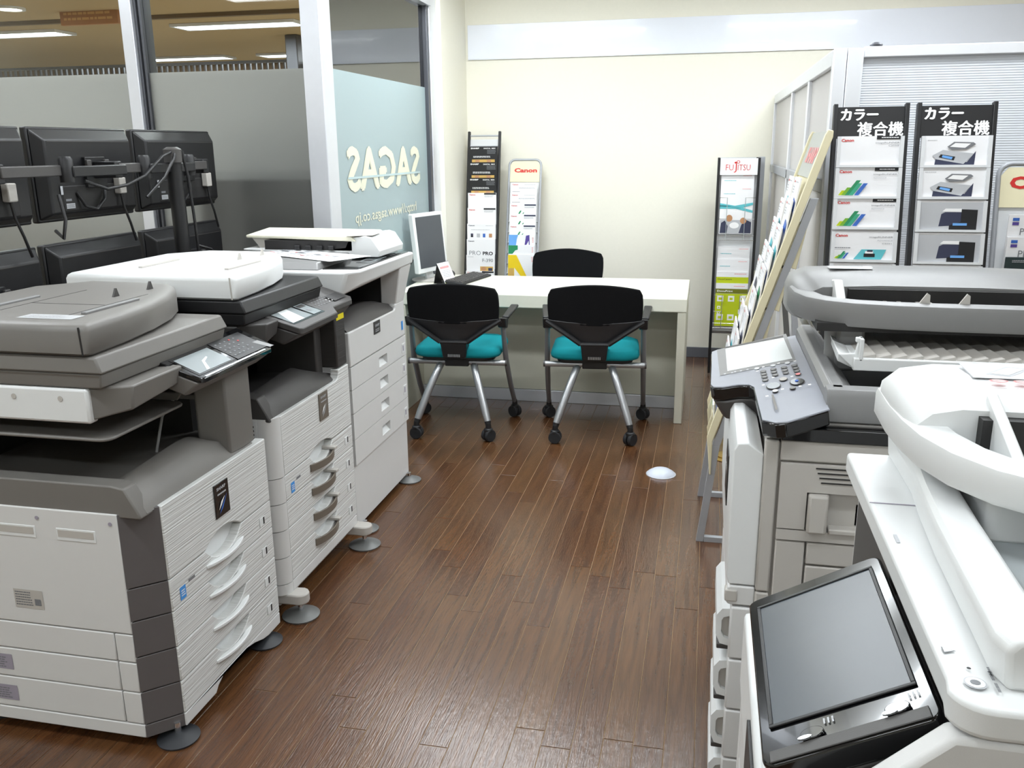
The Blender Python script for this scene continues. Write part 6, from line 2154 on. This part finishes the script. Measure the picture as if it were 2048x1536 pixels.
# ---- two black racks with the white-on-black Japanese headers -----------
def colour_rack(x0, x1, seqk):
    th = math.radians(9)
    up = Vector((0, math.sin(th), math.cos(th)))
    fwd = Vector((0, -math.cos(th), math.sin(th)))
    ux = Vector((1, 0, 0))
    zt, yt = 1.632, 3.335
    L = zt / math.cos(th)
    o = Vector((0, yt, zt)) - up * L
    first = seqk == 0
    t = thing('brochure_rack', ('black rack with white lettering on black header, pockets of striped brochures' if first else 'black rack with white lettering on black header, pockets showing printer photos'), 'brochure rack', ((x0 + x1) / 2, o.y, 0))
    Pt = lambda x, s, w=0.0: Vector((x, o.y, o.z)) + up * s + fwd * w
    for x in (x0, x1 - .014):
        part(G().hexa([Pt(x, .014, -.04), Pt(x + .014, .014, -.04), Pt(x + .014, .014, .025), Pt(x, .014, .025)], [Pt(x, L, -.012), Pt(x + .014, L, -.012), Pt(x + .014, L, .014), Pt(x, L, .014)]), 'side_rail', M_BLACK, t, .002)
    hd = part(G().slab([Pt(x0 + .014, L - .115, .002), Pt(x1 - .014, L - .115, .002), Pt(x1 - .014, L - .010, .002), Pt(x0 + .014, L - .010, .002)], fwd, .004), 'header_board', M_BLACK, t)
    f = Face(Pt(x0 + .014, L - .115, .006), ux, up, .0006)
    w = x1 - x0 - .028
    f.text('カラー', .012, .060, .038, INK_WHT, .118, fat=.0024)
    f.text('複合機', .068, .007, .047, INK_WHT, .146, fat=.0016)
    f.flush(hd)
    gp = 'brochures in the twin black racks'
    tops = [272, 335, 397, 463, 527] if first else [271, 335, 401, 466, 531]
    px_ = 1738 if first else 1912
    def s1(f, w, h):
        cn_ir(f, w, h, False)
    def s2(f, w, h):
        cn_ir(f, w, h)
        stripes(f, .012, h - .092, 1.0)
    def s4(f, w, h):
        f.text('Canon', .012, h - .018, .010, INK_RED, .040, bold=.03).text('imageRUNNER', w - .088, h - .022, .0065, INK_GRY, .076).text('ADVANCE', w - .062, h - .032, .005, INK_LGR, .05).text('C5051', w - .045, h - .042, .004, INK_GRY, .03).lines(.012, h - .058, .06, .006, 1, INK_GRY)
        f.poly([(.075, h - .094), (.165, h - .094), (.18, h - .060), (.10, h - .060)], INK_TEAL, 'blue_field').rect(.108, h - .086, .036, .012, INK_BLK, 'copier_base').rect(.112, h - .074, .026, .008, INK_WHT, 'copier_top').rect(.118, h - .068, .018, .006, INK_NAVY, 'copier_feeder')
        stripes(f, .012, h - .092, .5)
    def s5(f, w, h):
        f.text('Canon', .012, h - .018, .010, INK_RED, .040, bold=.03).text('imageRUNNER', w - .10, h - .022, .0065, INK_GRY, .076)
    def m1(f, w, h):
        f.lines(.018, h - .016, .035, .004, 1, INK_LGR)
        f.poly([(.045, h - .094), (.048, h - .068), (.145, h - .086), (.17, h - .05), (.168, h - .094)], INK_NAVY, 'machine_shadow')
        f.poly([(.036, h - .064), (.068, h - .046), (.165, h - .058), (.135, h - .092), (.048, h - .076)], INK_LGR, 'machine_deck')
        f.poly([(.062, h - .060), (.108, h - .068), (.104, h - .080), (.056, h - .070)], INK_BLK, 'machine_panel').poly([(.068, h - .063), (.100, h - .069), (.097, h - .077), (.066, h - .070)], INK_SKY, 'machine_screen')
        f.poly([(.080, h - .036), (.100, h - .020), (.160, h - .022), (.168, h - .028), (.140, h - .044), (.095, h - .046)], INK_GRY, 'machine_feeder').poly([(.088, h - .036), (.104, h - .024), (.152, h - .026), (.135, h - .040)], INK_WHT, 'machine_feeder_top')
    def m3(f, w, h):
        f.rect(0.004, h - .098, w - .008, .092, INK_LGR, 'photo_background')
        f.poly([(.072, h - .085), (.078, h - .044), (.090, h - .038), (.150, h - .038), (.15, h - .08)], INK_NAVY, 'machine_body')
        f.poly([(.080, h - .036), (.09, h - .026), (.14, h - .026), (.14, h - .037)], INK_WHT, 'machine_feeder').poly([(.140, h - .028), (.190, h - .030), (.190, h - .098), (.105, h - .098), (.105, h - .082), (.140, h - .070)], INK_BLK, 'machine_cavity').rect(.116, h - .082, .044, .008, INK_SKY, 'machine_screen')
    if first:
        seq = [(s1, 'white brochure with only header text, top pocket of the striped-brochure rack'), (s2, 'white brochure with green to blue slanted stripes, second pocket of its rack'), (s2, 'white brochure with green to blue slanted stripes, third pocket of its rack'),
               (s4, 'white brochure with small copier on light blue field in the striped-brochure rack'), (s5, 'white brochure half hidden by the silver-grey copier in the striped-brochure rack')]
    else:
        seq = [(m1, 'brochure with white printer photo and blue screen, top pocket of its rack'), (m1, 'brochure with white printer photo and blue screen, second pocket of its rack'), (m3, 'grey brochure with dark printer photo, third pocket of the printer photo rack'),
               (m3, 'grey brochure with dark printer photo, fourth pocket of the printer photo rack'), (None, 'pale brochure half hidden by the silver-grey copier in the printer photo rack')]
    for i, (dc, lb) in enumerate(seq):
        P_ = plane_pick(px_, tops[i], Pt(0, L, .03), fwd)
        s = (P_ - Vector((0, o.y, o.z))).dot(up)
        xa = x0 + .017
        ww = x1 - x0 - .034
        brochure(Pt(xa, s - .29, .010), ux, (up * .29 + fwd * .022), ww, .29, lb, gp, dc)
        # moulded pocket: side flanges and lip round the cover
        z0, z1 = s - .105, s + .002
        g = G()
        for (a, b) in ((xa - .002, xa + .010), (xa + ww - .010, xa + ww + .002)):
            g.hexa([Pt(a, z0, .0175), Pt(b, z0, .0175), Pt(b, z0, .036), Pt(a, z0, .036)], [Pt(a, z1 - .004, .026), Pt(b, z1 - .004, .026), Pt(b, z1 - .004, .038), Pt(a, z1 - .004, .038)])
        g.hexa([Pt(xa, z0, .024), Pt(xa + ww, z0, .024), Pt(xa + ww, z0, .036), Pt(xa, z0, .036)], [Pt(xa, z0 + .008, .025), Pt(xa + ww, z0 + .008, .025), Pt(xa + ww, z0 + .008, .036), Pt(xa, z0 + .008, .036)])
        part(g, 'pocket', M_ACRYL, t)


colour_rack(.408, .652, 0)
colour_rack(.676, .925, 1)


def r_pl(f, w, h):
    f.rect(.012, h - .034, .020, .010, INK_PUR, 'logo_block').rect(.012, h - .020, .020, .010, INK_BLU, 'logo_block')
    f.text('PLANET', .038, h - .066, .022, INK_GRY, .11)
    f.rect(.03, h - .074, .12, .0015, INK_GRY, 'rule')


def r_dark(f, w, h):
    f.lines(.02, h - .018, .05, .010, 2, INK_LGR).lines(.02, h - .048, .13, .010, 2, INK_GRY)
    f.text('Aspire', .018, h - .072, .020, INK_WHT, .085, bold=.03, shear=.2)


header_rack(.955, 1.225, 3.335, 1.432, math.radians(9),
            [(r_pl, None, 'white brochure with purple logo blocks, top row of the thick tube stand'), (r_pl, None, 'white brochure with purple logo blocks, second row of the thick tube stand'),
             (r_dark, mat('dark_green_cover', (40, 56, 58), .5), 'dark green-grey brochure in the thick tube stand')],
            [429, 473, 513], 2020, 'brochure stand with thick grey tube frame and cream header behind the silver-grey copier', 'brochures in the thick tube stand', .145, .23, 'Canon', bw=.225, ltw=.20, lth=.042, ltx=.028)
